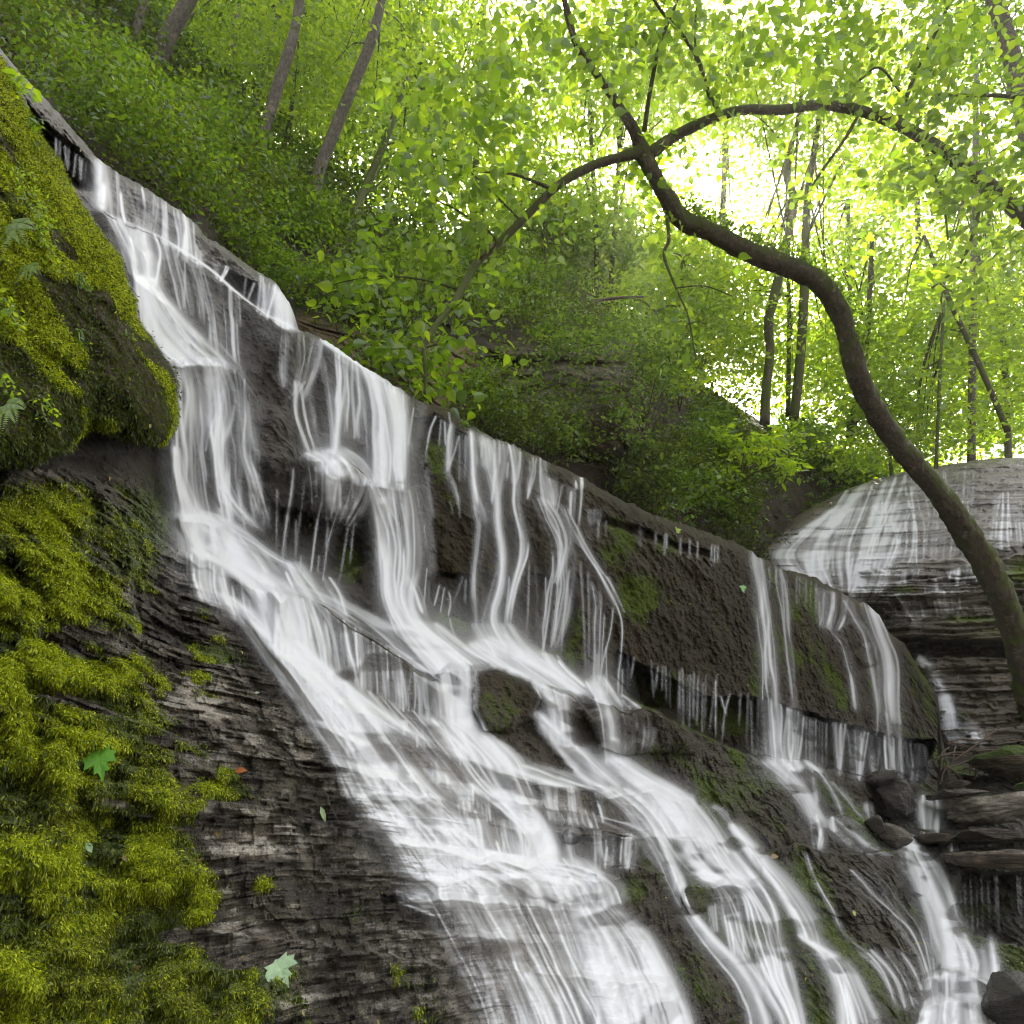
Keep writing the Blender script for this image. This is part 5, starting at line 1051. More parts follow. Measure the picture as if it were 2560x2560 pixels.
# -- woodland trees: trunk polyline in photo measurements and the extent of the crown
TREES = [
 # name, label, trunk[(px,py,w,d)...], crown centres [(px,py,rx,ry,n)], leaf mat
 ('stout grey trunk forking from a flared bank stump near the top left corner', [(345, 260, 100, 9.6), (380, 190, 66, 9.6), (420, 90, 54, 9.6), (480, -20, 46, 9.7), (540, -200, 40, 9.9)], [(450, -100, 300, 150, 130)], 'B', 'grey'),
 ('slim grey trunk just left of the stout flared one', [(295, 245, 38, 9.2), (315, 170, 32, 9.3), (345, 60, 28, 9.4), (365, -30, 26, 9.5), (390, -200, 22, 9.6)], [(200, 20, 200, 130, 130)], 'B', 'grey'),
 ('straight grey trunk leaning right above the middle of the upper ledge', [(630, 450, 48, 9.5), (655, 350, 38, 9.6), (690, 230, 36, 9.7), (725, 120, 34, 9.8), (745, 30, 30, 10), (770, -160, 26, 10.2)], [(680, 120, 190, 140, 170)], 'A', 'grey'),
 ('kinked brown trunk leaning right with a dark hollow base', [(745, 560, 54, 9.8), (785, 480, 46, 9.9), (800, 420, 38, 10), (835, 330, 38, 10.1), (880, 220, 34, 10.2), (925, 110, 34, 10.3), (950, 20, 28, 10.4), (980, -150, 24, 10.5)], [(900, 130, 180, 150, 170)], 'A', 'grey'),
 ('thin dark trunk behind the grey ones, its base hidden in shrubs', [(590, 420, 20, 12), (620, 300, 18, 12.2), (650, 200, 16, 12.4), (700, 0, 14, 12.8)], [(560, 200, 160, 150, 190)], 'A', 'dark'),
 ('thin pale stem between the two left-hand groups of trunks', [(560, 330, 12, 12), (575, 200, 11, 12.4), (590, 60, 10, 12.8), (600, -80, 10, 13)], [(520, 60, 160, 120, 190)], 'A', 'grey'),
 ('slender trunk rising beside the broken snag on the hillside', [(700, 400, 14, 11.5), (725, 300, 13, 11.7), (745, 150, 12, 12), (760, 0, 10, 12.4)], [(800, 330, 140, 110, 120)], 'A', 'dark'),
 ('dark shaded trunk at the foot of the slope left of the hanging branch', [(830, 700, 20, 9), (870, 600, 22, 9.6), (900, 500, 20, 10.2), (960, 360, 18, 11), (1020, 200, 16, 12)], [(960, 420, 140, 130, 90)], 'B', 'dark'),
 ('distant trunk glowing in the sun gap left of the leaning tree', [(1490, 760, 14, 18), (1492, 680, 13, 18.2), (1488, 560, 12, 18.6), (1480, 380, 11, 19.4), (1470, 200, 10, 20)], [(1470, 640, 130, 80, 150), (1450, 250, 150, 90, 110)], 'A', 'dark'),
 ('second distant trunk in the sun gap with a bent low limb', [(1530, 780, 13, 18), (1528, 700, 12, 18.2), (1535, 600, 11, 18.6), (1545, 420, 10, 19.4), (1560, 200, 9, 20)], [(1560, 720, 120, 90, 150), (1650, 200, 140, 90, 90)], 'A', 'dark'),
 ('faint distant sapling on the ridge crest under the hanging branch', [(1390, 720, 9, 17), (1400, 620, 8, 17.3), (1420, 480, 8, 18)], [(1340, 620, 110, 60, 90), (1330, 420, 110, 90, 60)], 'A', 'dark'),
 ('wavy twin-forked dark trunk behind the bend of the leaning tree', [(1912, 1060, 26, 14), (1915, 980, 23, 14.1), (1925, 880, 22, 14.2), (1922, 800, 24, 14.3), (1945, 700, 23, 14.5), (1968, 600, 21, 14.8), (1985, 500, 20, 15), (1965, 440, 14, 15.2), (1975, 380, 12, 15.4), (1995, 300, 10, 15.6), (2010, 180, 9, 16)], [(1900, 880, 110, 90, 100), (1960, 260, 150, 90, 120)], 'A', 'dark'),
 ('straight dark trunk close right of the wavy forked one', [(1985, 1050, 24, 14.8), (2000, 900, 23, 15), (2010, 740, 22, 15.2), (2014, 600, 20, 15.5), (2020, 480, 18, 15.8), (2035, 380, 15, 16), (2060, 200, 12, 16.5)], [(2060, 870, 90, 90, 90), (2100, 330, 130, 90, 90)], 'A', 'dark'),
 ('thin straight stem between the two dark middle trunks', [(1970, 1040, 12, 15.5), (1972, 900, 11, 15.7), (1972, 740, 10, 16), (1968, 500, 8, 16.8)], [(1850, 760, 100, 100, 90)], 'A', 'dark'),
 ('short thick stump-like trunk low behind the leaning trunk', [(2125, 1090, 26, 16), (2135, 1040, 20, 16.2), (2150, 960, 16, 16.4), (2170, 820, 13, 16.8), (2180, 600, 11, 17)], [(2180, 900, 120, 120, 150), (2190, 640, 120, 100, 90)], 'A', 'dark'),
 ('tall straight grey trunk right of the leaning tree above the pale slide', [(2428, 1170, 20, 16), (2430, 1000, 18, 16.4), (2432, 800, 17, 17), (2435, 600, 15, 17.6), (2438, 400, 13, 18), (2440, 150, 11, 19)], [(2420, 950, 140, 130, 190), (2450, 700, 120, 110, 120)], 'A', 'grey'),
 ('pale thin trunk at the right edge beyond the slide', [(2522, 1170, 17, 18), (2515, 1000, 16, 18.4), (2508, 850, 15, 19), (2500, 650, 13, 20)], [(2540, 1020, 100, 130, 150), (2560, 750, 90, 120, 70)], 'A', 'grey'),
 ('dark diagonal trunk leaning left behind the upright grey ones', [(2520, 1080, 15, 15), (2465, 950, 14, 15.2), (2410, 830, 13, 15.4), (2360, 720, 12, 15.6), (2310, 590, 9, 16)], [(2330, 800, 120, 110, 120)], 'A', 'dark'),
 ('thick grey trunk cut by the top right corner', [(2790, 1350, 76, 10.8), (2740, 1050, 70, 10.8), (2690, 800, 64, 10.9), (2640, 620, 60, 11), (2590, 420, 52, 11.2), (2555, 250, 48, 11.4), (2510, 80, 44, 11.6), (2470, -60, 40, 11.8)], [(2480, 60, 160, 120, 130)], 'B', 'grey'),
 ('slim upright stem between the leaning trunk and the tall grey one', [(2340, 1170, 9, 14), (2345, 1050, 8, 14.2), (2352, 900, 8, 14.6), (2360, 760, 7, 15)], [(2290, 1050, 100, 90, 150)], 'A', 'dark'),
 ('thin stem on the bank left of the twin-forked trunk', [(1690, 1080, 9, 13), (1698, 960, 8, 13.2), (1700, 820, 8, 13.6), (1705, 640, 7, 14)], [(1700, 820, 110, 90, 150), (1760, 700, 100, 70, 90)], 'A', 'dark'),
 ('leafy young tree on the crest of the bank above the cliff', [(1650, 960, 9, 12), (1655, 880, 8, 12.2), (1640, 780, 7, 12.5)], [(1640, 780, 110, 80, 130)], 'A', 'dark'),
 ('low bright young tree in the hollow left of the slide', [(2230, 1190, 9, 15), (2225, 1130, 8, 15.2), (2235, 1040, 7, 15.5)], [(2150, 1060, 100, 80, 110)], 'A', 'dark'),
 ('tall tree far behind the arching branch, high in the canopy', [(1800, 900, 16, 22), (1805, 600, 15, 23), (1815, 300, 13, 24), (1820, 50, 10, 25)], [(1800, 200, 170, 130, 230), (1780, 520, 90, 60, 40)], 'A', 'dark'),
 ('tall tree far behind the upper left of the hanging branch', [(1180, 620, 18, 16), (1190, 400, 16, 17), (1200, 200, 14, 18), (1210, 0, 12, 19)], [(1150, 180, 200, 160, 260), (1120, 420, 160, 110, 130)], 'A', 'dark'),
 ('far tree filling the canopy above the tall grey trunk', [(2300, 1100, 15, 22), (2300, 800, 14, 23), (2290, 400, 12, 24), (2280, 100, 10, 25)], [(2280, 500, 150, 140, 120), (2300, 150, 200, 130, 220)], 'A', 'dark'),
 ('far leafy tree filling the middle distance just under the leaning bend', [(1700, 900, 12, 19), (1705, 760, 11, 19.4), (1700, 600, 9, 20)], [(1660, 700, 190, 110, 230), (1560, 560, 120, 70, 60)], 'A', 'dark'),
 ('far tree in the gap right of the pair of dark middle trunks', [(2120, 900, 12, 19), (2125, 700, 11, 19.6), (2120, 500, 9, 20.5)], [(2150, 780, 150, 110, 160), (2080, 560, 110, 80, 70)], 'A', 'dark'),
 ('far tree low on the ridge between the hanging branch and the sun gap', [(1360, 720, 11, 17), (1365, 600, 10, 17.6), (1350, 460, 8, 18.4)], [(1390, 610, 130, 80, 130), (1290, 500, 110, 80, 90)], 'A', 'dark'),
 ('far tree behind the right end of the arching bough', [(2460, 1100, 12, 21), (2470, 700, 11, 22), (2470, 350, 9, 23.5)], [(2450, 480, 140, 150, 150), (2500, 820, 110, 130, 120)], 'A', 'dark'),
 ('far tree at the top centre behind the arching bough', [(1620, 800, 14, 22), (1625, 500, 13, 23), (1630, 200, 12, 24), (1640, 0, 10, 25)], [(1560, 80, 200, 110, 230)], 'A', 'dark'),
 ('far tree crowning the ridge left of the sun gap', [(1080, 600, 14, 15), (1085, 450, 13, 15.5), (1060, 250, 12, 16), (1050, 50, 10, 17)], [(980, 250, 150, 140, 220), (1000, 60, 200, 100, 200)], 'A', 'dark'),
 ('far tree above the left hillside between the paired trunks', [(430, 250, 13, 14), (440, 100, 12, 14.5), (450, -60, 11, 15)], [(600, 20, 220, 110, 260), (420, 160, 120, 90, 90)], 'A', 'dark'),
 ('far tree behind the kinked brown trunk', [(860, 560, 13, 14), (865, 400, 12, 14.6), (870, 150, 11, 15.5)], [(820, 40, 200, 100, 220), (760, 260, 140, 110, 110)], 'A', 'dark'),
]
MATS = {'A': M_LEAF_A, 'B': M_LEAF_B}
for ti_, (lab, tr, crowns, lm, bk) in enumerate(TREES):
    if ti_ < 4: tr = [(a_, b_, c_*.78, d_) for a_, b_, c_, d_ in tr]
    e = empty('woodland_tree', lab, 'tree')
    V, Fc = imgtube(tr, 12, 6, .08, 4.)
    parts = [(V, Fc)]
    a = np.array(tr); q = P(a[:, 0], a[:, 1], a[:, 3]); dm = a[:, 3].mean(); top = q[-1]
    cs = []
    for cx, cyy, rx, ry, n in crowns:
        n = int(n*(2.5 if dm > 13 else 2.1))
        # clumps: sprays gather round a few bough ends
        nb_ = max(5, n//11); r = np.sqrt(RNG.random(nb_)); an = RNG.random(nb_)*2*PI
        bx, by, bd = cx+rx*r*np.cos(an), cyy+ry*r*np.sin(an), dm+.5+np.abs(RNG.normal(0, 1.3, nb_))
        ends = P(bx, by, bd)
        for k_ in range(min(nb_, 7)):
            src = q[RNG.integers(len(q)//2, len(q))]; mid = (src+ends[k_])/2+np.array([0, 0, .25])
            parts.append(tube_arrays([src, mid, ends[k_]], [.02*dm/12, .013*dm/12, .006], 5, 4, 0))
        c = ends[RNG.integers(0, nb_, n)]+RNG.normal(0, .55*dm/12, (n, 3))*np.array([1, 1, .45])
        cs.append(c)
    V, Fc = join(parts); tube_mesh('trunk', V, Fc, M_BARK2 if bk == 'grey' else M_BARK, e)
    c = np.vstack(cs)
    b_, d_, n_, s_ = sprays(c, 11, .75*min(1.3, dm/12), .112*min(1.6, max(.62, dm/12)), spread=.55, flat=.7)
    leaf_mesh('crown', leaf_arrays(b_, d_, n_, s_, KITE, .2, .15), MATS[lm], e)

# -- undergrowth over the hillside
def hill_points(n, maskf):
    out = []
    Q = P(HX, HY, HD2)
    w = maskf(HX, HY); w = (w/w.sum()).ravel(); idx = RNG.choice(len(w), n, p=w)
    return Q.reshape(-1, 3)[idx], HX.ravel()[idx], HY.ravel()[idx]
def um(X, Y):
    sc = sstep(-10, 25, poly_sd(X, Y, cliff)); sb = sstep(-15, 10, poly_sd(X, Y, bare)); s2 = sstep(-10, 5, poly_sd(X, Y, ledge2))
    cr = line_y(X, CREST)
    w = (1-.93*sc)*(1-.97*sb)*(1-s2)*(Y < cr+40)*(X > -150)*(X < 2500)*(Y > -250)
    n = fbm(X*.010, Y*.016, octv=4)
    return w*np.clip(.6+3.0*n, .03, 2.8)+1e-9
hp, hx, hy = hill_points(19000, um)
hp = hp+np.stack([RNG.normal(0, .15, len(hp)), -.05-RNG.random(len(hp))*.35, RNG.random(len(hp))**1.5*.55], -1)
dd_ = np.linalg.norm(hp, axis=-1)
pn = fbm(hx*.013, hy*.02, octv=3)+RNG.normal(0, .12, len(hx)); hp[:, 2] += .30*sstep(.05, .5, pn)*RNG.random(len(hx))
sel = pn > .02
b_, d_, n_, s_ = sprays(hp, 8, .28, 1.0, spread=.5, flat=.9, updir=.25, droop=.15)
s_ = s_*np.repeat(np.clip(dd_*.0062, .032, .085), 8)
m_ = np.repeat(sel, 8)
tag(leaf_mesh('undergrowth', leaf_arrays(b_[m_], d_[m_], n_[m_], s_[m_], OVAL, .2, .2), M_UNDER), 'mid green leafy undergrowth in clumps on the hillside', 'undergrowth', kind='stuff')
tag(leaf_mesh('undergrowth', leaf_arrays(b_[~m_], d_[~m_], n_[~m_], s_[~m_]*.85, KITE, .2, .2), M_UNDER_SHADE), 'undergrowth leaves between the brighter clumps on the hillside, coloured darker to paint the shade there', 'undergrowth', kind='stuff')

def shrub(lab, cx, cyy, rx, ry, d, n, mat, lsize=.08, stems=5):
    e = empty('shrub', lab, 'shrub')
    base = P(cx, cyy+ry, d); parts = []
    ends = blob(cx, cyy, rx, ry*.8, max(stems, n//7), d, .25)
    for q in ends[:stems]: parts.append(tube_arrays([base, (base+q)/2+np.array([0, 0, .05]), q], [.012, .008, .004], 5, 4, 0))
    V, Fc = join(parts); tube_mesh('stem', V, Fc, M_TWIG, e)
    c = ends[RNG.integers(0, len(ends), n)]+RNG.normal(0, .14, (n, 3))*np.array([1, 1, .4])
    b_, d_, n_, s_ = sprays(c, 9, .36, lsize, spread=.35, flat=1.1)
    leaf_mesh('leaves', leaf_arrays(b_, d_, n_, s_, OVAL, .2, .2), mat, e)
shrub('bright green layered maple sapling on the bank below the forked trunk', 1850, 1110, 170, 95, 10.5, 75, M_LEAF_A, .11)
shrub('dark green shrub at the cliff foot beyond the crest', 1560, 1170, 120, 90, 8.6, 70, M_UNDER, .08)
shrub('leafy shrub right of the cliff, touching the crest', 1700, 1230, 110, 70, 8.8, 60, M_UNDER, .08)
shrub('shrub with arching sprays beside the end of the pale slide', 1790, 1240, 80, 50, 10.5, 35, M_UNDER, .09)
shrub('green bush directly behind the second-tier crest near the hillside log', 560, 560, 110, 80, 6.2, 140, M_UNDER, .042)
shrub('bush in the corner between the top ledge and the wooded slope', 280, 330, 110, 80, 5.3, 120, M_UNDER, .042)
shrub('dense bush above the white end of the upper tier', 650, 650, 90, 60, 6.6, 110, M_UNDER, .042)
shrub('mid green bush in front of the kinked trunk', 800, 560, 120, 80, 8.6, 80, M_UNDER, .055)
shrub('yellow-green bush lit from behind below the straight grey trunk', 520, 450, 110, 60, 7.5, 60, M_LEAF_A, .06)
shrub('ferny shrub hanging over the rim of the layered cliff', 1420, 850, 180, 40, 8.4, 75, M_UNDER, .06)
shrub('small shrub rooted on the bare rock under the hanging branch', 1210, 960, 40, 50, 8.0, 16, M_UNDER, .06)
shrub('low bush on the ledge between cliff and crest', 1310, 1080, 120, 35, 7.6, 50, M_UNDER, .06)
shrub('bushy shrub hiding the right end of the layered cliff', 1610, 990, 90, 110, 8.4, 110, M_UNDER, .06)
shrub('pale sapling trailing left of the leaning trunk', 1700, 900, 60, 130, 9.5, 30, M_LEAF_A, .09)
shrub('young bush at the foot of the twin-forked trunk', 1960, 1090, 110, 60, 12.5, 50, M_LEAF_B, .1)
shrub('bush low at the right of the bank over the pale slide', 2120, 1130, 110, 50, 14.5, 50, M_LEAF_A, .11)

for lab, x, y, rx, ry, d in (('sunlit shrub above the top ledge beside the slim trunk', 330, 200, 90, 50, 7.4), ('small bush on the slope under the straight grey trunk', 640, 520, 70, 40, 8.2), ('bush over the drop left of the hanging leaves', 760, 690, 70, 45, 7.2),
    ('feathery shrub on the left slope above the bush in the corner', 160, 120, 120, 60, 7.2), ('shrub on the ridge below the first distant trunk', 1320, 740, 110, 45, 12), ('shrub on the ridge below the second distant trunk', 1500, 810, 90, 45, 11.5), ('leafy clump hanging over the bare rock wall', 960, 700, 110, 50, 8.8)):
    shrub(lab, x, y, rx, ry, d, 80, M_LEAF_B, .05*d/7)
# small herbs and ferns on the mossy boulder
def dnear(px, py):
    i = np.argmin((GX[0]-px)**2); j = np.argmin((GY[:, i]-py)**2); return DR[j, i]
def herb(name, lab, cat, px, py, r, n, ls, mat, stems=True):
    e = empty(name, lab, cat); d = dnear(px, py)-.03
    c = blob(px, py, r, r*1.3, n, d, .03); base = P(px, py+r*.2, d+.05); parts = []
    for q in c[:max(3, n//3)]: parts.append(tube_arrays([base, (base+q)/2+np.array([0, -.02, .015]), q], [.0018, .0014, .001], 4, 3, 0))
    V, Fc = join(parts); tube_mesh('stem', V, Fc, mat, e)
    b_, d_, n_, s_ = sprays(c, 5, .05, ls, spread=.6, flat=.7, droop=.3)
    leaf_mesh('leaves', leaf_arrays(b_, d_, n_, s_, OVAL, .2, .2), mat, e)
for lab, x, y, r, n, ls in (
 ('broad-leaved herb overhanging the very top left edge of the mossy boulder', 40, 220, 45, 12, .045), ('leafy sprig below the broad-leaved herb', 70, 330, 35, 9, .03), ('tangled bedstraw trailing down the upper boulder', 60, 480, 60, 26, .016), ('bedstraw tangle in the middle of the boulder face', 100, 620, 50, 24, .015),
 ('pale herb clump hanging left of the dark hollow', 90, 560, 45, 20, .016), ('small sprig above the glowing moss ridge', 200, 715, 22, 7, .014), ('tiny herb on the boulder ledge near the falls', 205, 845, 18, 6, .014), ('herb tuft at the left edge under the dark hollow', 15, 790, 40, 14, .02),
 ('seedling with two leaves right of the boulder centre', 320, 842, 9, 3, .016), ('feathery green tuft low on the boulder', 112, 1020, 28, 12, .014), ('herb at the left edge level with the boulder foot', 8, 960, 35, 12, .018), ('sprig beside the strand at the boulder rim', 205, 700, 14, 5, .012)):
    herb('herb', lab, 'plant', x, y, r, n, ls, M_LEAF_A if n > 10 else M_UNDER)
herb('herb', 'small fern sprouting from the crest lip between the falls', 'plant', 1158, 1060, 14, 9, .03, M_UNDER)
def fern(lab, px, py, Lpx, ang):
    e = empty('fern', lab, 'fern'); d = dnear(px, py)-.04; L = Lpx/F*d
    for fr in range(3):
        a0 = ang+(fr-1)*.55; base = P(px, py, d)
        dv = np.array([math.cos(a0), -.3, math.sin(a0)]); dv /= np.linalg.norm(dv)
        tt = np.linspace(.1, 1, 16); mid = base+dv*L*tt[:, None]; mid[:, 2] -= L*.45*tt**2
        sd = np.cross(dv, [0, -1, .2]); sd /= np.linalg.norm(sd)
        b = np.repeat(mid, 2, 0); s = np.tile([1, -1], 16)[:, None]*sd+dv*.35; sz = np.repeat(L*.32*(1-tt)**.7+.003, 2)
        leaf_mesh('frond', leaf_arrays(b, s, np.tile([0, -1., .3], (32, 1)), sz, KITE*np.array([.8, 1]), .1, .2), M_LEAF_A, e)
fern('fern arching from the left edge beside the dark hollow', 20, 560, 110, -.6)
fern('small fern drooping above the overhanging boulder middle', 70, 660, 60, -1.0)
fern('fern spray at the left edge below the hollow', 10, 1010, 80, -.5)

# ------------------------------------------------------------------ loose rocks, sticks, leaves
def boulder(name, lab, px, py, wpx, hpx, d, depth=None, rot=0., seed=0, moss=.2, col=(.10, .09, .075), flat=False, n=64):
    th = np.linspace(0, PI, n); ph = np.linspace(0, 2*PI, 2*n, endpoint=False); T, H = np.meshgrid(th, ph, indexing='ij')
    v = np.stack([np.sin(T)*np.cos(H), np.sin(T)*np.sin(H), np.cos(T)], -1)
    rs = np.random.default_rng(seed+50); r = np.ones(T.shape)
    k_ = 15
    nr = rs.normal(0, 1, (k_, 3)); nr /= np.linalg.norm(nr, axis=-1, keepdims=True)
    for a in nr: 
        dt = (v*a).sum(-1); lim = .62+.25*rs.random(); r = np.minimum(r, np.where(dt > .05, lim/np.maximum(dt, .05), 9))
    r = np.minimum(r, 1.1)
    q = v*r[..., None]; q = np.sign(q)*np.abs(q)**(.8 if flat else 1)
    sx = wpx/2/F*d; sz = hpx/2/F*d; sy = sx if depth is None else depth/2
    q = q*np.array([sx, sy, sz])
    q = q*(1+.20*fbm(q[..., 0]*5+seed, q[..., 1]*5, q[..., 2]*5, octv=6, gain=.6)[..., None]) + (.07*sx*strata(q+seed, T=(.06, .025, .01), lat=3)[..., None]*v)
    ca, sa = math.cos(rot), math.sin(rot)
    q = np.stack([q[..., 0]*ca-q[..., 2]*sa, q[..., 1], q[..., 0]*sa+q[..., 2]*ca], -1)+P(px, py, d)
    i = np.arange(n-1)[:, None]*2*n+np.arange(2*n)[None]; j = np.arange(n-1)[:, None]*2*n+(np.arange(2*n)[None]+1) % (2*n)
    Fc = np.stack([i, i+2*n, j+2*n, j], -1).reshape(-1, 4)
    c = np.zeros(T.shape+(3,))+np.array(col); c *= (1+.4*fbm(q[..., 0]*4, q[..., 1]*4, q[..., 2]*4, octv=3))[..., None]
    m = np.clip(moss*(.4+1.2*(v[..., 2] > .1))+.35*fbm(q[..., 0]*3, q[..., 1]*3, q[..., 2]*3, octv=3), 0, 1)
    return tag(make_mesh(name, q.reshape(-1, 3), Fc, M_BOULDER, attrs={'col': c.reshape(-1, 3), 'moss': m.ravel(), 'wet': np.full(T.size, .7)}), lab, 'rock')
boulder('boulder', 'tall black angular boulder at the foot of the far falls', 2222, 1990, 130, 130, 7.5, .7, -.5, 3, .15, (.05, .042, .035))
boulder('boulder', 'pointed dark rock leaning on the top of the black boulder', 2205, 1945, 75, 34, 7.4, .35, .35, 6, .0, (.05, .04, .035))
boulder('boulder', 'grey blocky rock lying under the black boulder', 2228, 2092, 92, 56, 6.6, .35, -.25, 8, .1, (.16, .145, .12))
boulder('boulder', 'small dark rock left of the grey blocky one', 2188, 2058, 44, 46, 6.6, .25, .3, 12, .0, (.07, .06, .05))
boulder('boulder', 'rounded mossy boulder over the dark hollow at the right edge', 2510, 1905, 170, 80, 8.6, .9, -.05, 15, .55, (.10, .075, .045))
boulder('boulder', 'green mossy stone at the right edge below the hollow', 2575, 1975, 70, 50, 8.0, .4, 0, 18, .6)
boulder('rock_slab', 'broad pale wet slab tilted at the right edge above the shelves', 2490, 2020, 260, 62, 7.4, 1.1, .16, 21, .15, (.22, .19, .16), True)
boulder('rock_slab', 'thin wet slab between the small fall and the broad slab', 2390, 1985, 130, 22, 7.8, .7, .05, 22, .0, (.12, .10, .085), True)
boulder('rock_slab', 'dark shelf stone right of the small square fall', 2330, 2095, 90, 30, 7.0, .5, 0, 24, .1, (.09, .07, .05), True)
boulder('rock_slab', 'long dark shelf slab above the brown lipped one', 2480, 2090, 240, 30, 7.0, .8, -.02, 25, .1, (.08, .065, .05), True)
boulder('rock_slab', 'long brown slab roofing the black cavity', 2480, 2152, 270, 44, 6.5, .9, -.03, 27, .0, (.17, .13, .10), True)
boulder('boulder', 'dark wet rock at the lower right corner', 2540, 2500, 160, 130, 4.9, .5, .3, 30, .1, (.05, .045, .04))
boulder('boulder', 'small dark stone above the small square fall', 2370, 1985, 50, 22, 7.5, .25, 0, 33, .0, (.06, .05, .045))
boulder('boulder', 'brown stone in the rubble right of the wall end', 2395, 1960, 60, 30, 8.4, .3, .2, 36, .1, (.09, .07, .05))

def log(name, lab, pts, mat=M_TWIG):
    V, Fc = imgtube(pts, 9, 6, .15, 12.); return tag(tube_mesh(name, V, Fc, mat), lab, 'branch')
log('fallen_branch', 'broken brown branch lying down the slope behind the upper tier', [(395, 355, 14, 5.4), (430, 400, 18, 5.4), (450, 450, 16, 5.5), (475, 510, 16, 5.5), (512, 575, 14, 5.5)])
log('fallen_branch', 'bent dead limb arching over the ridge below the far trunks', [(1450, 790, 6, 10), (1490, 755, 8, 10.2), (1540, 745, 8, 10.3), (1610, 742, 5, 10.4)])
for k_ in range(26):
    x = 2340+RNG.random()*190; y = 1845+RNG.random()*90; a = RNG.random()*PI; l = 30+RNG.random()*60
    d = 8.7+RNG.random()*.4
    log('twig', 'dead twig in the tangled heap between the wall end and the mossy boulder', [(x, y, 4, d), (x+l*.5*math.cos(a), y+l*.3*math.sin(a)-6, 4, d-.05), (x+l*math.cos(a), y+l*.6*math.sin(a), 2, d-.1)])['group'] = 'twigs heaped at the right end of the wall'
log('fallen_branch', 'long pale stick slanting over the twig heap', [(2380, 1905, 4, 8.4), (2430, 1870, 5, 8.4), (2490, 1825, 4, 8.5)])

MAPLE = np.array([(0, 0), (.10, .06), (.42, .02), (.36, .16), (.60, .26), (.50, .36), (.56, .56), (.36, .52), (.22, .50), (.26, .74), (.12, .72), (0, 1.0), (-.12, .72), (-.26, .74), (-.22, .50), (-.36, .52), (-.56, .56), (-.50, .36), (-.60, .26), (-.36, .16), (-.42, .02), (-.10, .06)])
def fallen(lab, px, py, size_px, ang, shape, col, tilt=.4, curl=.15):
    d = dnear(px, py)-.03; s = size_px/F*d; c = P(px, py, d)
    ca, sa = math.cos(ang), math.sin(ang)
    dv = np.array([ca, -.1, sa]); nm = np.array([.2, -1, tilt])
    V = leaf_arrays(c[None]-dv*s*.5, dv[None], nm[None], np.array([s]), shape, curl, .15)[0]
    side = V.mean(0)
    nn = len(shape); ctrv = V.mean(0)[None]; W = np.vstack([V, ctrv]); th = np.array([0, .0015, -.0006])
    W2 = np.vstack([W, W+th]); Fc = [(i, (i+1) % nn, nn) for i in range(nn)]+[(i+nn+1, nn+nn+1, (i+1) % nn+nn+1) for i in range(nn)]+[(i, i+nn+1, (i+1) % nn+nn+1, (i+1) % nn) for i in range(nn)]
    me = bpy.data.meshes.new('fallen_leaf'); me.from_pydata(W2.tolist(), [], Fc); me.update()
    me.materials.append(simple_mat('leaf_tint', col, .5, .3, .15, 60)); o = bpy.data.objects.new('fallen_leaf', me); COL.objects.link(o)
    return tag(o, lab, 'leaf')
fallen('bright green maple leaf standing on the mossy bank', 250, 1910, 86, -1.15, MAPLE*np.array([.75, 1]), (.16, .42, .03))
fallen('pale mint maple leaf lying on the lower slate', 705, 2432, 72, -.9, MAPLE, (.48, .66, .40))
fallen('orange leaf in a crack of the slate', 600, 1925, 34, .1, OVAL, (.55, .18, .04))
fallen('slim pale willow-like leaf on the slate near the slide', 808, 2035, 40, -1.1, OVAL*np.array([.6, 1]), (.35, .48, .22))
fallen('small pale leaf among the moss fronds at lower left', 222, 2118, 30, -.8, OVAL, (.45, .65, .38))
fallen('tiny pale leaf on the dark crack below the slide edge', 642, 1731, 14, 0, OVAL, (.5, .6, .4))
fallen('green leaf stuck to the brown wall near the far fall', 1857, 1473, 22, -1.2, MAPLE, (.3, .55, .2))
fallen('yellow round leaf on the dark rock by the right stream', 2136, 2283, 14, -1.2, OVAL*np.array([1.4, 1]), (.55, .6, .2))
fallen('brown leaf flat on the ledge above the thin bright chute', 1934, 2140, 26, 0, OVAL, (.40, .26, .14))
fallen('lime leaf on the slate beside the moss patch', 530, 1995, 14, 0, OVAL*np.array([1.6, 1]), (.35, .5, .08))
fallen('yellowish leaf clinging to the crest overhang', 1695, 1325, 20, .4, MAPLE, (.4, .5, .08))

hz = bpy.data.materials.new('haze'); hz.use_nodes = True; hn = hz.node_tree; hn.nodes.clear()
ho = hn.nodes.new('ShaderNodeOutputMaterial'); hv = hn.nodes.new('ShaderNodeVolumePrincipled'); hn.links.new(hv.outputs[0], ho.inputs['Volume'])
hv.inputs['Color'].default_value = (.98, .96, .90, 1); hv.inputs['Density'].default_value = .0012; hv.inputs['Anisotropy'].default_value = .65
x0, x1, y0_, y1_, z0, z1 = -96, 96, -75, 135, -3, 42
vs = [(x, y, z) for x in (x0, x1) for y in (y0_, y1_) for z in (z0, z1)]
tag(tube_mesh('haze', np.array(vs, float), np.array([(0, 1, 3, 2), (4, 6, 7, 5), (0, 4, 5, 1), (2, 3, 7, 6), (0, 2, 6, 4), (1, 5, 7, 3)]), hz), 'soft warm sunlit haze filling the gorge', 'haze', kind='stuff')
bpy.data.objects['haze'].data.shade_flat()
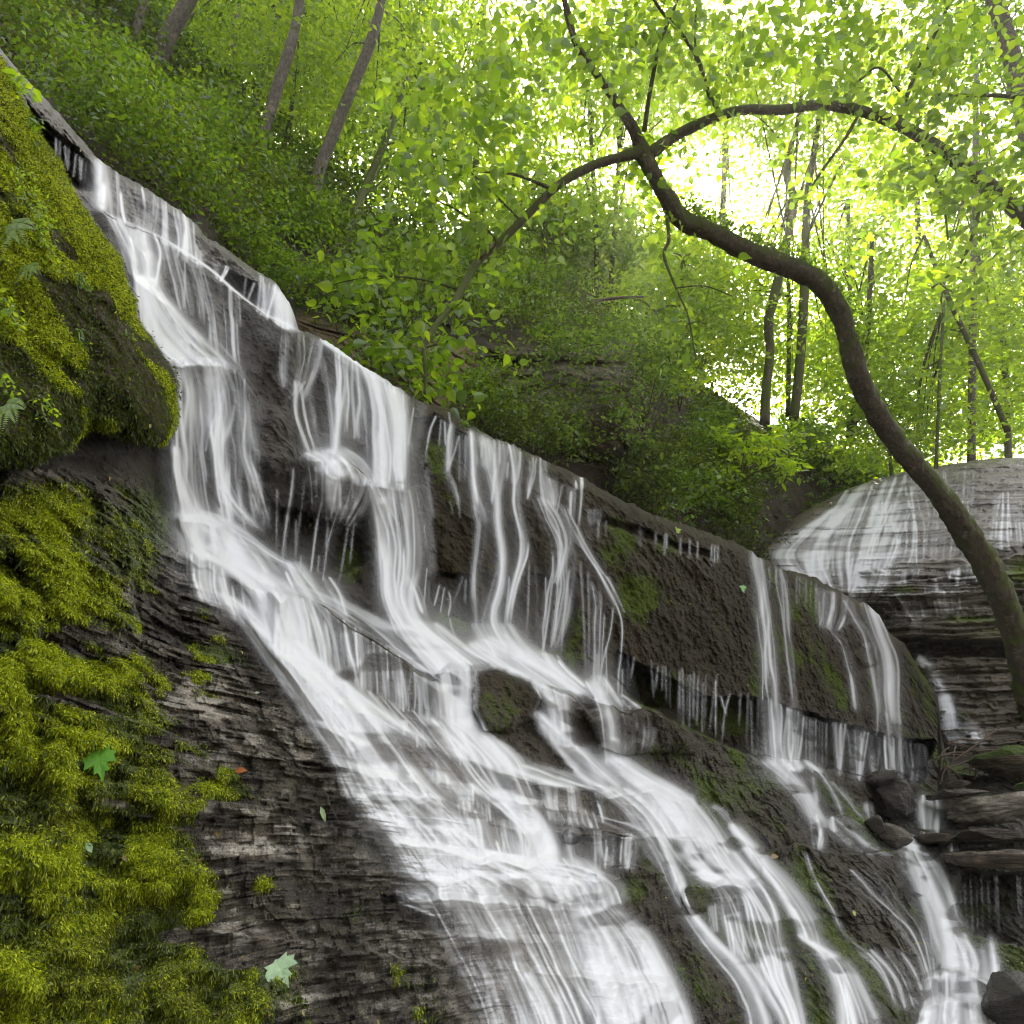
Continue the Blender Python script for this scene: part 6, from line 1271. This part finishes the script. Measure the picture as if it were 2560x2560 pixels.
# ------------------------------------------------------------------ camera, light, render
cam = bpy.data.cameras.new('camera'); co = bpy.data.objects.new('camera', cam); COL.objects.link(co)
co.location = (0, 0, CAMZ); co.rotation_euler = (PI/2+PITCH, 0, 0)
cam.sensor_width = 36; cam.lens = 36*F/2560; cam.clip_end = 500; cam.clip_start = .05
scn.camera = co
sx_, sy_ = 1590, 420
sd = P(sx_, sy_, 1.0)-np.array([0, 0, CAMZ]); sd /= np.linalg.norm(sd)
elev = math.asin(sd[2]); azim = math.atan2(sd[0], sd[1])
sun = bpy.data.lights.new('sun', 'SUN'); sun.energy = 4.0; sun.angle = math.radians(.6); sun.color = (1, .93, .80)
so = bpy.data.objects.new('sun', sun); COL.objects.link(so)
from mathutils import Vector
so.rotation_euler = Vector(sd.tolist()).to_track_quat('Z', 'Y').to_euler()
w = bpy.data.worlds.new('World'); scn.world = w; w.use_nodes = True
nt = w.node_tree; bg = nt.nodes['Background']; sky = nt.nodes.new('ShaderNodeTexSky'); sky.sky_type = 'NISHITA'; sky.sun_disc = False
sky.sun_elevation = elev; sky.sun_rotation = azim; sky.dust_density = 4.0; sky.air_density = 1.0; sky.ozone_density = 1.0
hs = nt.nodes.new('ShaderNodeHueSaturation'); hs.inputs['Saturation'].default_value = .30
nt.links.new(sky.outputs[0], hs.inputs['Color'])
tn = nt.nodes.new('ShaderNodeMix'); tn.data_type = 'RGBA'; tn.blend_type = 'MULTIPLY'; tn.inputs[0].default_value = 1; tn.inputs[7].default_value = (1.0, .97, .905, 1)
nt.links.new(hs.outputs[0], tn.inputs[6]); nt.links.new(tn.outputs[2], bg.inputs[0]); bg.inputs[1].default_value = .15
scn.view_settings.view_transform = 'Standard'; scn.view_settings.look = 'None'; scn.view_settings.exposure = 2.15; scn.view_settings.gamma = 1
cy_ = scn.cycles; cy_.max_bounces = 7; cy_.diffuse_bounces = 4; cy_.glossy_bounces = 2; cy_.transmission_bounces = 5; cy_.transparent_max_bounces = 12
scn.render.filter_size = 1.15; cy_.filter_width = 1.15; cy_.use_denoising = True; cy_.sample_clamp_indirect = 6; cy_.caustics_reflective = False; cy_.caustics_refractive = False
